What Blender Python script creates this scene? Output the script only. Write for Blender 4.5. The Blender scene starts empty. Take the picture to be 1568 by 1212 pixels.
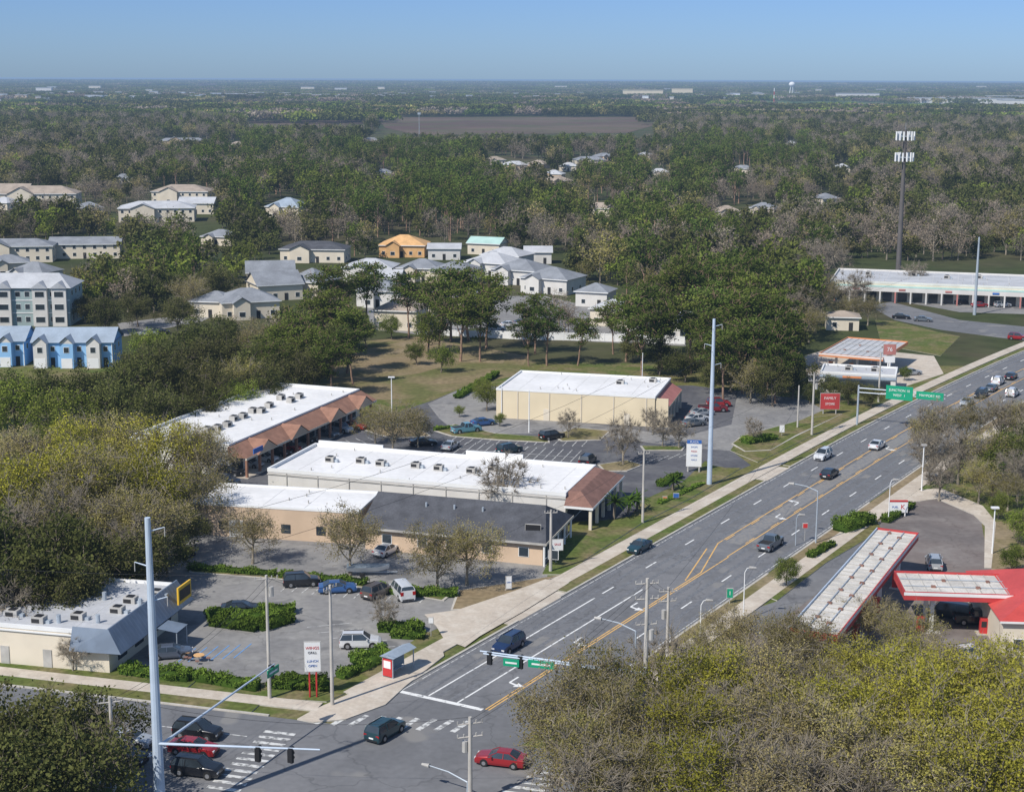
import bpy, math, random
import numpy as np
from mathutils import Vector, Matrix, noise as mnoise
random.seed(7); rng=np.random.default_rng(7)
scene=bpy.context.scene
# ------------------------------------------------------------------ site layout (image pixels -> ground metres, back-projected through the camera)
H=62.0; F=2400.0; CX,CY=784.0,606.0; HOR=118.0; ROLL=0.0038
TH=math.atan((CY-HOR)/F); ST,CT=math.sin(TH),math.cos(TH)
def G(x,y,z=0.0):
    dx=x-CX; dy=y-CY
    a=(dx+ROLL*dy)/F; b=-(dy-ROLL*dx)/F
    t=(z-H)/(b*CT-ST)
    return (t*a, t*(b*ST+CT))
def proj(X,Y,Z):
    d=Z-H
    zc=Y*CT-d*ST; yc=Y*ST+d*CT
    dx=F*X/zc; dy=-F*yc/zc
    return (CX+dx-ROLL*dy, CY+dy+ROLL*dx)
def G3(x,y,z=0.0):
    p=G(x,y,z); return Vector((p[0],p[1],z))
# ------------------------------------------------------------------ materials
MATS={}
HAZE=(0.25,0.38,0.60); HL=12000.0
def add_haze(m,nt,sh):  # aerial haze painted into each material: bluish glow growing with distance from origin
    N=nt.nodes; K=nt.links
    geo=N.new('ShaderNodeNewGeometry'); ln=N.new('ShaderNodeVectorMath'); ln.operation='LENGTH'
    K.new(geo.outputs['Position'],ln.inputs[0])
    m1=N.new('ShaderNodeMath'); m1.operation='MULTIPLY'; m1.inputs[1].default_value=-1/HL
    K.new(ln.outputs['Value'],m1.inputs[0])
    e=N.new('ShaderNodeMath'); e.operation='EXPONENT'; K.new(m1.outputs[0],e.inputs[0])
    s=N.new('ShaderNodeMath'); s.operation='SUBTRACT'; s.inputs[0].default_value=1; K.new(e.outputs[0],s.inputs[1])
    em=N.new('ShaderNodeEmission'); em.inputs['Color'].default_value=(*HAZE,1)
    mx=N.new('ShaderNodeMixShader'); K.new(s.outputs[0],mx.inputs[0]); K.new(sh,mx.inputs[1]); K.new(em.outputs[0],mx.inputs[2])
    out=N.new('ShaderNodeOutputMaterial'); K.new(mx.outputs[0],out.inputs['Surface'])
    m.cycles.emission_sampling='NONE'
def newmat(name):
    m=bpy.data.materials.new(name); m.use_nodes=True; m.node_tree.nodes.clear(); return m
def mixc(nt,fac,a,b,blend='MIX'):
    n=nt.nodes.new('ShaderNodeMix'); n.data_type='RGBA'; n.blend_type=blend
    for i,v in ((0,fac),(6,a),(7,b)):
        if hasattr(v,'default_value') or hasattr(v,'is_linked'): nt.links.new(v,n.inputs[i])
        elif i==0: n.inputs[0].default_value=v
        else: n.inputs[i].default_value=(*v,1)
    return n.outputs[2]
def noise(nt,vec,scale,detail=3,lo=0.35,hi=0.65,dist=0.0):
    n=nt.nodes.new('ShaderNodeTexNoise'); n.inputs['Scale'].default_value=scale; n.inputs['Detail'].default_value=detail
    n.inputs['Distortion'].default_value=dist
    nt.links.new(vec,n.inputs['Vector'])
    r=nt.nodes.new('ShaderNodeMapRange'); r.inputs[1].default_value=lo; r.inputs[2].default_value=hi
    nt.links.new(n.outputs['Fac'],r.inputs[0]); return r.outputs[0]
def mat(name,col,rough=.8,var=.12,scale=.6,metal=0.,spec=.3,haze=True,fine=0.0,coat=0.0):
    if name in MATS: return MATS[name]
    m=newmat(name); nt=m.node_tree; N=nt.nodes
    geo=N.new('ShaderNodeNewGeometry')
    c=mixc(nt,noise(nt,geo.outputs['Position'],scale),tuple(x*(1-var) for x in col),tuple(min(1,x*(1+var)) for x in col))
    if fine>0:
        c=mixc(nt,noise(nt,geo.outputs['Position'],scale*9),c,mixc(nt,1.0,c,(1-fine,)*3,'MULTIPLY'))
    p=N.new('ShaderNodeBsdfPrincipled'); nt.links.new(c,p.inputs['Base Color'])
    p.inputs['Roughness'].default_value=rough; p.inputs['Metallic'].default_value=metal
    p.inputs['Specular IOR Level'].default_value=spec; p.inputs['Coat Weight'].default_value=coat
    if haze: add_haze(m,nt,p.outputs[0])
    else:
        o=N.new('ShaderNodeOutputMaterial'); nt.links.new(p.outputs[0],o.inputs[0])
    MATS[name]=m; return m
def groundmat(name,A,B,C,s1,s2,s3,amt=.35,rough=.95,spots=None,cracks=None):
    m=newmat(name); nt=m.node_tree; N=nt.nodes
    geo=N.new('ShaderNodeNewGeometry'); P=geo.outputs['Position']
    c=mixc(nt,noise(nt,P,s1,4,.4,.6),A,B)
    c=mixc(nt,noise(nt,P,s2,5,.45,.7,.6),c,C)
    c=mixc(nt,noise(nt,P,s3,4,.3,.7),c,mixc(nt,1.0,c,(1-amt,)*3,'MULTIPLY'))
    if spots: c=mixc(nt,noise(nt,P,spots[1],2,.62,.66),c,spots[0])
    if cracks:
        v=N.new('ShaderNodeTexVoronoi'); v.feature='DISTANCE_TO_EDGE'; v.inputs['Scale'].default_value=cracks
        nz=N.new('ShaderNodeTexNoise'); nz.inputs['Scale'].default_value=.5; nt.links.new(P,nz.inputs['Vector'])
        va=N.new('ShaderNodeVectorMath'); va.operation='MULTIPLY_ADD'; va.inputs[1].default_value=(3,3,3); nt.links.new(nz.outputs['Color'],va.inputs[0]); nt.links.new(P,va.inputs[2])
        nt.links.new(va.outputs[0],v.inputs['Vector'])
        r=N.new('ShaderNodeMapRange'); r.inputs[1].default_value=0; r.inputs[2].default_value=.012; r.inputs[3].default_value=.45; r.inputs[4].default_value=0; nt.links.new(v.outputs['Distance'],r.inputs[0])
        c=mixc(nt,r.outputs[0],c,tuple(x*.45 for x in A))
    p=N.new('ShaderNodeBsdfPrincipled'); nt.links.new(c,p.inputs['Base Color']); p.inputs['Roughness'].default_value=rough
    p.inputs['Specular IOR Level'].default_value=.15
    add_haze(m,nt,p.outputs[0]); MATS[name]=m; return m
grass=groundmat('grass_mat',(.11,.15,.034),(.165,.165,.05),(.25,.20,.11),.06,.24,1.6,.45)
drygrass=groundmat('dry_grass_mat',(.27,.205,.12),(.19,.17,.07),(.32,.25,.16),.03,.14,1.4)
fieldg=groundmat('field_mat',(.15,.155,.055),(.25,.195,.10),(.30,.225,.135),.035,.07,.9,.4)
base_g=groundmat('ground_mat',(.05,.065,.022),(.075,.088,.03),(.11,.09,.055),.004,.02,.15)
marsh=groundmat('marsh_mat',(.115,.075,.06),(.15,.11,.08),(.10,.10,.05),.004,.012,.05,.2)
farfield=groundmat('far_field_mat',(.13,.20,.06),(.08,.13,.045),(.15,.15,.07),.003,.01,.05,.2)
asphalt=groundmat('road_asphalt',(.165,.168,.178),(.195,.196,.204),(.145,.147,.155),.03,.18,1.3,.14,spots=((.21,.205,.20),.13),cracks=.07)
asphalt_dark=groundmat('lot_asphalt_dark',(.095,.095,.107),(.13,.13,.14),(.16,.16,.163),.04,.15,1.0,.22,cracks=.09)
asphalt_old=groundmat('lot_asphalt_old',(.27,.262,.255),(.22,.215,.212),(.31,.30,.285),.05,.2,1.2,.2,spots=((.16,.158,.158),.16),cracks=.1)
asphalt_brown=groundmat('lot_asphalt_brown',(.20,.168,.155),(.165,.145,.138),(.24,.215,.20),.06,.2,1.2,.18,cracks=.1)
concrete=groundmat('concrete_mat',(.54,.47,.39),(.47,.41,.34),(.60,.54,.46),.1,.5,2.5,.16)
kerbm=groundmat('kerb_mat',(.48,.45,.40),(.54,.50,.44),(.40,.38,.34),.2,.6,2.5,.15)
def paintmat(name,col,under=(.18,.18,.18),lo=.56,hi=.72):
    m=newmat(name); nt=m.node_tree; N=nt.nodes; geo=N.new('ShaderNodeNewGeometry')
    c=mixc(nt,noise(nt,geo.outputs['Position'],1.6,5,lo,hi),col,under)
    p=N.new('ShaderNodeBsdfPrincipled'); nt.links.new(c,p.inputs['Base Color']); p.inputs['Roughness'].default_value=.6
    o=N.new('ShaderNodeOutputMaterial'); nt.links.new(p.outputs[0],o.inputs[0]); return m
pw=paintmat('white_line',(.74,.74,.72)); py_=paintmat('yellow_line',(.66,.40,.13)); pworn=paintmat('worn_line',(.6,.6,.58),(.2,.2,.2),.46,.6)
pblue=paintmat('blue_line',(.12,.3,.6)); track=paintmat('wheel_track',(.135,.137,.145),(.175,.178,.185),.4,.6); track2=paintmat('median_wear',(.25,.235,.215),(.18,.18,.185),.4,.62)
white=mat('white_roof',(.74,.73,.72),.7,.07,.12,fine=.08)
white2=mat('white_wall',(.60,.58,.55),.8,.06,.3)
beige=mat('beige_wall',(.66,.56,.39),.85,.05,.2)
tan=mat('tan_wall',(.56,.42,.30),.85,.08,.3)
cream=mat('cream_wall',(.64,.57,.46),.85,.06,.3)
terr=mat('terracotta_roof',(.30,.16,.11),.8,.15,.8,fine=.15)
brownroof=mat('brown_roof',(.24,.13,.10),.8,.15,.8,fine=.15)
pinkw=mat('faded_pink_fascia',(.42,.17,.15),.8,.1,.5)
dkroof=mat('dark_shingle',(.085,.088,.10),.9,.18,.5,fine=.2)
gyroof=mat('gray_shingle',(.24,.255,.28),.9,.14,.3,fine=.15)
ltroof=mat('light_gray_roof',(.46,.47,.49),.85,.1,.2,fine=.1)
blroof=mat('bluegray_roof',(.30,.36,.43),.85,.1,.3,fine=.1)
tanroof=mat('tan_shingle',(.36,.30,.245),.9,.14,.3,fine=.12)
wood=mat('osb_sheathing',(.64,.38,.17),.85,.12,.5,fine=.1)
bluew=mat('blue_siding',(.26,.47,.72),.8,.05,.3)
grayw=mat('gray_siding',(.30,.38,.38),.8,.05,.3)
glass=mat('window_glass',(.03,.04,.05),.12,.3,.4,spec=.7)
dark=mat('dark_recess',(.03,.03,.032),.8,.2,.5)
metal=mat('galvanised_steel',(.42,.47,.52),.5,.08,.5,metal=.3)
blsteel=mat('painted_steel',(.50,.58,.68),.45,.06,.5,metal=.15)
gray=mat('unit_gray',(.40,.385,.36),.6,.15,.7)
concp=mat('concrete_pole',(.46,.43,.39),.85,.12,.6)
black=mat('black_plastic',(.02,.02,.022),.5,.1,1)
rubber=mat('rubber',(.02,.02,.02),.85,.1,1)
rim=mat('rim',(.35,.35,.36),.35,.1,1,metal=.6)
red=mat('red_paint',(.50,.04,.04),.5,.06,.5)
orange=mat('orange_paint',(.62,.24,.10),.5,.06,.5)
green=mat('sign_green',(.01,.30,.16),.45,.06,.5)
blue=mat('sign_blue',(.04,.13,.4),.45,.06,.5)
yellow=mat('sign_yellow',(.75,.45,.04),.5,.06,.5)
wht=mat('white_paint',(.74,.74,.73),.5,.04,.5)
sage=mat('teal_roof',(.38,.55,.50),.7,.1,.3)
mansard=mat('mansard_metal',(.15,.19,.25),.5,.12,.6)
redl=mat('tail_lamp',(.35,.01,.01),.3,.05,1); hl=mat('head_lamp',(.6,.6,.6),.15,.05,1)
bark=mat('bark',(.17,.14,.11),.95,.25,1.5); barkp=mat('pine_bark',(.26,.17,.12),.95,.25,1.2); barkg=mat('gray_bark',(.25,.215,.165),.95,.2,1.2)
# ------------------------------------------------------------------ mesh builder
class MB:
    def __init__(s): s.v=[];s.f=[];s.m=[];s.mats=[]
    def mi(s,m):
        if m not in s.mats: s.mats.append(m)
        return s.mats.index(m)
    def add(s,vs,fs,m):
        o=len(s.v); s.v+= [tuple(v) for v in vs]; s.f+=[tuple(i+o for i in f) for f in fs]; k=s.mi(m); s.m+=[k]*len(fs)
    def box(s,x0,x1,y0,y1,z0,z1,m,taper=0):
        t=taper
        vs=[(x0,y0,z0),(x1,y0,z0),(x1,y1,z0),(x0,y1,z0),(x0+t,y0+t,z1),(x1-t,y0+t,z1),(x1-t,y1-t,z1),(x0+t,y1-t,z1)]
        s.add(vs,[(0,3,2,1),(4,5,6,7),(0,1,5,4),(1,2,6,5),(2,3,7,6),(3,0,4,7)],m)
    def cyl(s,p0,p1,r0,r1,m,n=8):
        p0=Vector(p0);p1=Vector(p1);d=(p1-p0).normalized()
        a=d.orthogonal().normalized(); b=d.cross(a)
        vs=[]
        for p,r in((p0,r0),(p1,r1)):
            for i in range(n):
                t=2*math.pi*i/n; vs.append(p+a*(r*math.cos(t))+b*(r*math.sin(t)))
        fs=[(i,(i+1)%n,n+(i+1)%n,n+i) for i in range(n)]+[tuple(range(n-1,-1,-1)),tuple(range(n,2*n))]
        s.add(vs,fs,m)
    def prism(s,pts,z0,z1,m,ms=None):
        n=len(pts); ar=sum(pts[i][0]*pts[(i+1)%n][1]-pts[(i+1)%n][0]*pts[i][1] for i in range(n))
        if ar<0: pts=pts[::-1]
        s.add([(p[0],p[1],z1) for p in pts],[tuple(range(n))],m)
        s.add([(p[0],p[1],z) for z in(z0,z1) for p in pts],[(i,(i+1)%n,n+(i+1)%n,n+i) for i in range(n)],ms or m)
    def obj(s,name,loc=(0,0,0),yaw=0,parent=None,smooth=False):
        me=bpy.data.meshes.new(name); me.from_pydata(s.v,[],s.f)
        for m in s.mats: me.materials.append(m)
        me.polygons.foreach_set('material_index',s.m)
        if smooth: me.polygons.foreach_set('use_smooth',[True]*len(s.f))
        me.update(); o=bpy.data.objects.new(name,me); scene.collection.objects.link(o)
        o.location=loc; o.rotation_euler=(0,0,yaw)
        if parent: o.parent=parent
        return o
class Grp:
    def __init__(s,name,loc,yaw=0):
        s.name=name; s.loc=Vector((loc[0],loc[1],loc[2] if len(loc)>2 else 0)); s.yaw=yaw; s.parts={}; s.texts=[]
    def __getitem__(s,k): return s.parts.setdefault(k,MB())
    def local(s,x,y,z=0):
        p=G3(x,y,z)-s.loc; c,n=math.cos(-s.yaw),math.sin(-s.yaw)
        return (p.x*c-p.y*n,p.x*n+p.y*c)
    def text(s,txt,x,y,z,size,m,rz=0):
        s.texts.append((txt,x,y,z,size,m,rz))
    def done(s):
        e=bpy.data.objects.new(s.name,None); scene.collection.objects.link(e); e.location=s.loc; e.rotation_euler=(0,0,s.yaw)
        for k,mb in s.parts.items(): mb.obj(k,parent=e)
        for t,x,y,z,size,m,rz in s.texts:
            c=bpy.data.curves.new('lettering','FONT'); c.body=t; c.size=size; c.extrude=.01; c.align_x='CENTER'; c.align_y='CENTER'; c.materials.append(m)
            o=bpy.data.objects.new('lettering',c); scene.collection.objects.link(o); o.parent=e; o.location=(x,y,z); o.rotation_euler=(math.pi/2,0,rz)
        return e
def sheet(name,pts,z,m,px=True):
    w=[G(*p) for p in pts] if px else pts
    mb=MB(); n=len(w); ar=sum(w[i][0]*w[(i+1)%n][1]-w[(i+1)%n][0]*w[i][1] for i in range(n))
    if ar<0: w=w[::-1]
    mb.add([(p[0],p[1],z) for p in w],[tuple(range(n))],m); return mb.obj(name)
def slab(name,pts,z1,m,px=True,ms=None,z0=-.05):
    w=[G(*p) for p in pts] if px else pts
    mb=MB(); mb.prism(w,z0,z1,m,ms or kerbm); return mb.obj(name)
def inset(w,d):
    cx=sum(p[0] for p in w)/len(w); cy=sum(p[1] for p in w)/len(w); o=[]
    for p in w:
        v=Vector((p[0]-cx,p[1]-cy)); l=v.length; v=v*(max(l-d,.1)/l); o.append((cx+v.x,cy+v.y))
    return o
def island(pts,m=None,name='planting_island'):
    w=[G(*p) for p in pts]; mb=MB(); mb.prism(w,-.05,.13,kerbm,kerbm); mb.prism(inset(w,.35),.1,.15,m or grass,kerbm); return mb.obj(name)
# ------------------------------------------------------------------ terrain
mb=MB(); mb.add([(45000*math.cos(2*math.pi*i/96),45000*math.sin(2*math.pi*i/96),0) for i in range(96)],[tuple(range(96))],base_g); mb.obj('ground')
sheet('marsh',[(575,180),(1000,179),(1010,190),(960,204),(640,207),(590,196)],.2,marsh)
sheet('marsh',[(380,186),(560,183),(560,190),(400,194)],.2,marsh)
sheet('meadow',[(-300,163),(500,160),(520,167),(-300,171)],.2,farfield)
sheet('meadow',[(540,156),(1250,154),(1800,158),(1800,163),(1230,172),(560,168)],.21,farfield)
sheet('river',[(-300,158),(120,156),(140,159),(-300,161)],.25,mat('water',(.16,.26,.42),.3,.1,.01))
sheet('ground_cover',[(-300,1500),(-300,560),(560,545),(1100,560),(1800,560),(1800,1500)],.004,grass)
sheet('grass_field',[(500,600),(505,560),(560,522),(640,515),(810,545),(790,575),(720,590),(640,612),(560,612)],.012,fieldg)
sheet('dirt_clearing',[(515,572),(560,535),(640,517),(780,540),(770,556),(700,555),(640,572),(560,582)],.02,drygrass)
sheet('residential_pavement',[(742,455),(830,452),(905,470),(1050,500),(1050,530),(740,515)],.03,asphalt_old)
sheet('residential_pavement',[(560,470),(640,480),(745,470),(745,500),(640,512),(570,505)],.026,asphalt_old)
sheet('residential_street',[(180,495),(300,480),(360,455),(372,458),(310,492),(190,515)],.03,asphalt_old)
# ------------------------------------------------------------------ main road frame
O=Vector((-5.3,163.1)); U=Vector((math.sin(math.radians(31)),math.cos(math.radians(31)))); Nn=Vector((U.y,-U.x))
def R(s,n):
    n2=n+.000316*max(0,s-100)**2
    p=O+U*s+Nn*n2; return (p.x,p.y)
RW=17.8
def rstrip(s0,s1,n0,n1,step=12):
    k=max(1,int((s1-s0)/step)); a=[s0+(s1-s0)*i/k for i in range(k+1)]
    f0=n0 if callable(n0) else (lambda s:n0); f1=n1 if callable(n1) else (lambda s:n1)
    return [R(s,f0(s)) for s in a]+[R(s,f1(s)) for s in reversed(a)]
ROADANG=math.radians(59); CROSS=math.radians(-15)
sheet('cross_street',[(-120.4,171.4),(-31.7,147.6),(-12,142.3),(110,109.6),(105,91.5),(-36.5,129.7),(-125,153.4)],.020,asphalt,px=False)
sheet('main_road',rstrip(-70,400,0,RW),.026,asphalt,px=False)
mk=MB(); MZ=.036
def mline(mb,a,b,w,m,z=MZ):
    a=Vector(a);b=Vector(b);d=(b-a).normalized();n=Vector((-d.y,d.x))*w/2
    mb.add([(*(a-n),z),(*(b-n),z),(*(b+n),z),(*(a+n),z)],[(0,1,2,3)],m)
def rl(s0,s1,n0,n1,w,m,step=8,z=MZ):
    k=max(1,int((s1-s0)/step))
    for i in range(k):
        a=i/k;b=(i+1)/k
        mline(mk,R(s0+(s1-s0)*a,n0+(n1-n0)*a),R(s0+(s1-s0)*b,n0+(n1-n0)*b),w,m,z)
for n in (1.8,5.3,12.4,16.0):
    for o in (-.85,.85): rl(-12,300,n+o,n+o,.55,track,12,.031)
rl(54,300,8.85,8.85,2.2,track2,12,.031)
s=26
while s<330:
    rl(s,s+3,3.6,3.6,.2,pw); rl(s,s+3,14.2,14.2,.2,pw); s+=12
for s in (-9,2,14): rl(s,s+3,14.2,14.2,.2,pw)
rl(-12,24,3.6,3.6,.2,pw); rl(-12,30,7.1,7.1,.2,pw)
rl(-12,40,10.45,10.45,.18,py_); rl(-12,40,10.8,10.8,.18,py_)
rl(40,53,10.45,7.1,.18,py_,3); rl(36,50,10.1,6.8,.18,py_,3); rl(40,48,10.8,10.8,.18,py_)
rl(53,330,7.1,7.1,.18,py_); rl(48,330,10.6,10.6,.18,py_)
s=55
while s<330: rl(s,s+3,7.4,7.4,.16,py_); rl(s,s+3,10.3,10.3,.16,py_); s+=9
rl(-14,330,.45,.45,.12,pworn); rl(-5,330,17.35,17.35,.12,pworn)
mline(mk,R(-12.6,.5),R(-12.2,10.2),.6,pw)
def arrow(s,n,left=True,sg=1):
    u=U*sg; nn=Vector((u.y,-u.x)); c=Vector(R(s,n)); k=-1 if left else 1
    mline(mk,c-u*1.2,c+u*.6,.22,pw)
    mline(mk,c+u*.6,c+u*.9+nn*k*.9,.3,pw,MZ+.004)
    e=c+u*.9+nn*k*.9
    mk.add([(*(e+u*.6),MZ+.008),(*(e-u*.6),MZ+.008),(*(e+nn*k*1.0),MZ+.008)],[(0,1,2)],pw)
for s in (-4,10,24): arrow(s,8.8,True,-1)
for s in (70,78,120): arrow(s,8.9,True,-1 if s!=78 else 1)
CD=Vector((.966,-.259)); CN=Vector((-.259,-.966)); C0=Vector((-31.7,147.6))
def CR(a,n):
    return C0+CD*a+CN*n
for n in (9.0,9.35): mline(mk,CR(-100,n),CR(1,n),.15,py_)
mline(mk,CR(-45,5),CR(8,5),.15,pworn)
for n in (12.3,15.4): mline(mk,CR(-35,n),CR(0,n),.15,pw)
for a in range(-90,-40,9):
    for n in (12.3,): mline(mk,CR(a,n),CR(a+3,n),.15,pw)
mline(mk,CR(1.5,9.2),CR(-.5,18),.55,pw)
def zebra(A,B,d,ln,w=.55,gap=1.25,m=pworn):
    A=Vector(A);B=Vector(B); L_=(B-A).length; u=(B-A)/L_; d=Vector(d)
    t=0
    while t<L_:
        c=A+u*t; mline(mk,c-d*ln/2,c+d*ln/2,w,m,.041); t+=gap
zebra(G(428,1122),G(338,1212),CD,3.2); zebra(G(497,1100),G(720,1113),U,3.0,.6,1.7); zebra(G(880,1163),G(795,1215),CD,3.2)
mk.obj('road_markings')
# kerbs, verges, pavements
slab('kerb',rstrip(-14,12,-.3,0),.14,kerbm,px=False); slab('kerb',rstrip(22,88,-.3,0),.14,kerbm,px=False); slab('kerb',rstrip(98,330,-.3,0),.14,kerbm,px=False)
slab('grass_verge',rstrip(24,87,-1.9,-.302),.13,grass,px=False)
slab('grass_verge',rstrip(99,330,-1.6,-.302),.13,grass,px=False)
slab('pavement',rstrip(-16,330,-4.3,-1.9),.145,concrete,px=False)
slab('driveway_apron',rstrip(10.5,23.8,-1.898,0.0),.05,concrete,px=False); slab('driveway_apron',rstrip(88.2,97.8,-1.898,0.0),.05,concrete,px=False)
slab('kerb',rstrip(2,44,RW,RW+.3),.14,kerbm,px=False); slab('kerb',rstrip(52,84,RW,RW+.3),.14,kerbm,px=False); slab('kerb',rstrip(95,330,RW,RW+.3),.14,kerbm,px=False)
slab('grass_verge',rstrip(4,330,RW+.302,RW+1.7),.13,drygrass,px=False)
slab('pavement',rstrip(2,330,RW+1.7,RW+4.2),.145,concrete,px=False)
def crs(a0,a1,n0,n1): return [tuple(CR(a0,n0)),tuple(CR(a1,n0)),tuple(CR(a1,n1)),tuple(CR(a0,n1))]
slab('kerb',crs(-90,8,-.3,0),.14,kerbm,px=False)
slab('grass_verge',crs(-90,6,-2.3,-.302),.12,grass,px=False)
slab('pavement',crs(-90,12,-4.4,-2.302),.145,concrete,px=False)
slab('grass_verge',crs(-90,-3,-7.5,-4.402),.12,grass,px=False)
slab('corner_pavement',[(455,1102),(480,1088),(560,1052),(640,1010),(675,985),(680,1005),(620,1052),(590,1080),(530,1102),(480,1107)],.15,concrete)
slab('kerb',crs(-90,-2,18.5,18.8),.14,kerbm,px=False)
slab('pavement',crs(-90,-2,20,22),.145,concrete,px=False)
# lots
sheet('shopping_centre_lot',[(240,765),(300,735),(420,690),(545,648),(600,634),(665,612),(722,588),(765,592),(1060,590),(1130,598),(1235,612),(1262,628),(1240,648),(1125,680),(1118,688),(1150,712),(1112,727),(1080,705),(1045,738),(985,765),(965,790),(880,803),(845,800),(780,790),(420,760),(320,790)],.010,asphalt_dark)
sheet('service_lane',[(655,618),(722,588),(765,592),(768,625),(900,648),(1045,668),(1120,650),(1130,598),(1235,612),(1262,628),(1240,648),(1125,680),(1118,690),(1040,684),(900,664),(770,664),(690,655),(672,640)],.018,asphalt_old)
sheet('restaurant_lot',[(230,895),(250,845),(270,825),(420,800),(840,845),(838,884),(800,905),(700,950),(655,968),(600,1002),(545,1035),(400,1045),(290,1035),(180,1008),(170,965)],.012,asphalt_old)
sheet('driveway_concrete',[(650,942),(700,935),(790,905),(835,888),(872,893),(800,938),(735,975),(712,992),(680,980),(668,960)],.155,concrete)
sheet('fuel_station_lot',[(1150,960),(1210,900),(1260,862),(1330,810),(1390,765),(1440,755),(1500,785),(1512,850),(1600,862),(1700,1100),(1100,1110)],.010,asphalt_brown)
slab('planting_bed',[(1150,905),(1215,868),(1290,810),(1340,795),(1350,812),(1265,862),(1190,920)],.12,grass)
sheet('access_lane',[(1118,945),(1190,920),(1265,862),(1310,830),(1325,845),(1230,925),(1165,975)],.022,asphalt)
slab('kerb_island',[(1350,785),(1390,752),(1440,748),(1505,775),(1525,800),(1518,870),(1507,870),(1508,805),(1490,788),(1435,764),(1395,770)],.12,concrete)
slab('grass_verge',[(1525,800),(1600,790),(1650,880),(1518,872)],.10,drygrass)
sheet('drugstore_lot',[(850,1180),(950,1110),(1100,1080),(1800,1180),(1800,1500),(700,1500)],.016,asphalt_old)
sheet('fuel_station_lot',[(1232,545),(1280,530),(1430,545),(1445,572),(1385,592),(1250,602),(1235,575)],.03,concrete)
sheet('side_street',[(1330,468),(1365,462),(1470,490),(1568,500),(1800,510),(1800,540),(1568,522),(1440,505),(1370,490)],.03,asphalt)
slab('grass_lawn',[(1340,490),(1372,492),(1435,508),(1470,515),(1440,545),(1350,528)],.05,grass)
sheet('strip_mall_lot',[(1262,432),(1700,450),(1700,485),(1470,478),(1360,458),(1262,462)],.028,asphalt_old)
st_=MB()
def stalls(a,b,n,vec,m=pworn,w=.13):
    a=Vector(G(*a));b=Vector(G(*b)); v=Vector(vec)
    for i in range(n+1):
        p=a.lerp(b,i/n); mline(st_,p,p+v,w,m,.03)
e2=Vector((math.sin(math.radians(15)),math.cos(math.radians(15))))
stalls((690,686),(880,700),14,-e2*5); stalls((690,686),(880,700),14,e2*5); mline(st_,G(690,686),G(880,700),.13,pworn,.034)
stalls((920,720),(1040,700),7,-Vector(U)*-4.5); stalls((700,668),(900,674),14,-e2*4.8)
stalls((430,905),(640,925),13,e2*5); stalls((470,960),(560,1005),5,Vector((5,1.5)))
stalls((300,992),(385,985),5,-e2*4.6,pblue); stalls((560,668),(400,700),10,Vector((2.5,-4.5))); stalls((1010,660),(1040,640),4,Vector((5,0)),pworn)
st_.obj('parking_stall_lines')
island([(665,660),(695,650),(760,664),(840,670),(842,678),(760,674),(690,668)]); island([(845,668),(880,655),(935,660),(920,674),(860,676)],drygrass)
island([(915,712),(960,705),(985,712),(960,722),(925,722)],drygrass); island([(980,683),(1050,684),(1045,690),(985,690)]); island([(1120,680),(1135,668),(1195,652),(1240,640),(1290,634),(1220,668),(1180,690),(1140,692)])
island([(545,655),(640,655),(660,668),(600,672)],drygrass)
slab('grass_verge',[(862,800),(905,798),(970,795),(1000,775),(1050,745),(1085,712),(1112,717),(1135,717),(1060,762),(985,800),(900,855),(868,880),(830,880),(845,850),(858,845)],.12,grass)
slab('grass_verge',[(545,1035),(600,1002),(655,968),(672,985),(620,1012),(560,1048),(500,1075),(400,1068),(400,1046)],.12,grass)
island([(700,905),(838,884),(862,880),(800,905),(730,933),(690,935)],drygrass)
island([(285,868),(420,876),(560,892),(640,900),(700,905),(680,920),(560,900),(420,886),(290,876)],grass)
slab('grass_verge',[(1118,690),(1262,628),(1330,612),(1395,597),(1300,640),(1160,708)],.10,grass)
# ------------------------------------------------------------------ foliage
def leafmat(name,A,B,C=None,camt=.35):
    m=newmat(name); nt=m.node_tree; N=nt.nodes
    at=N.new('ShaderNodeAttribute'); at.attribute_name='tint'
    oi=N.new('ShaderNodeObjectInfo')
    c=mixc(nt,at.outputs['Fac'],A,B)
    if C:
        m1=N.new('ShaderNodeMath'); m1.operation='MULTIPLY'; m1.inputs[1].default_value=7.31; nt.links.new(oi.outputs['Random'],m1.inputs[0])
        m2=N.new('ShaderNodeMath'); m2.operation='FRACT'; nt.links.new(m1.outputs[0],m2.inputs[0])
        m3=N.new('ShaderNodeMath'); m3.operation='MULTIPLY'; m3.inputs[1].default_value=camt; nt.links.new(m2.outputs[0],m3.inputs[0])
        c=mixc(nt,m3.outputs[0],c,C)
    mr=N.new('ShaderNodeMapRange'); mr.inputs[3].default_value=.66; mr.inputs[4].default_value=1.4; nt.links.new(oi.outputs['Random'],mr.inputs[0])
    cc=N.new('ShaderNodeVectorMath'); cc.operation='SCALE'; nt.links.new(c,cc.inputs[0]); nt.links.new(mr.outputs[0],cc.inputs['Scale'])
    d=N.new('ShaderNodeBsdfDiffuse'); t=N.new('ShaderNodeBsdfTranslucent'); nt.links.new(cc.outputs[0],d.inputs[0]); nt.links.new(cc.outputs[0],t.inputs[0])
    mx=N.new('ShaderNodeMixShader'); mx.inputs[0].default_value=.25; nt.links.new(d.outputs[0],mx.inputs[1]); nt.links.new(t.outputs[0],mx.inputs[2])
    add_haze(m,nt,mx.outputs[0]); return m
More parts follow.
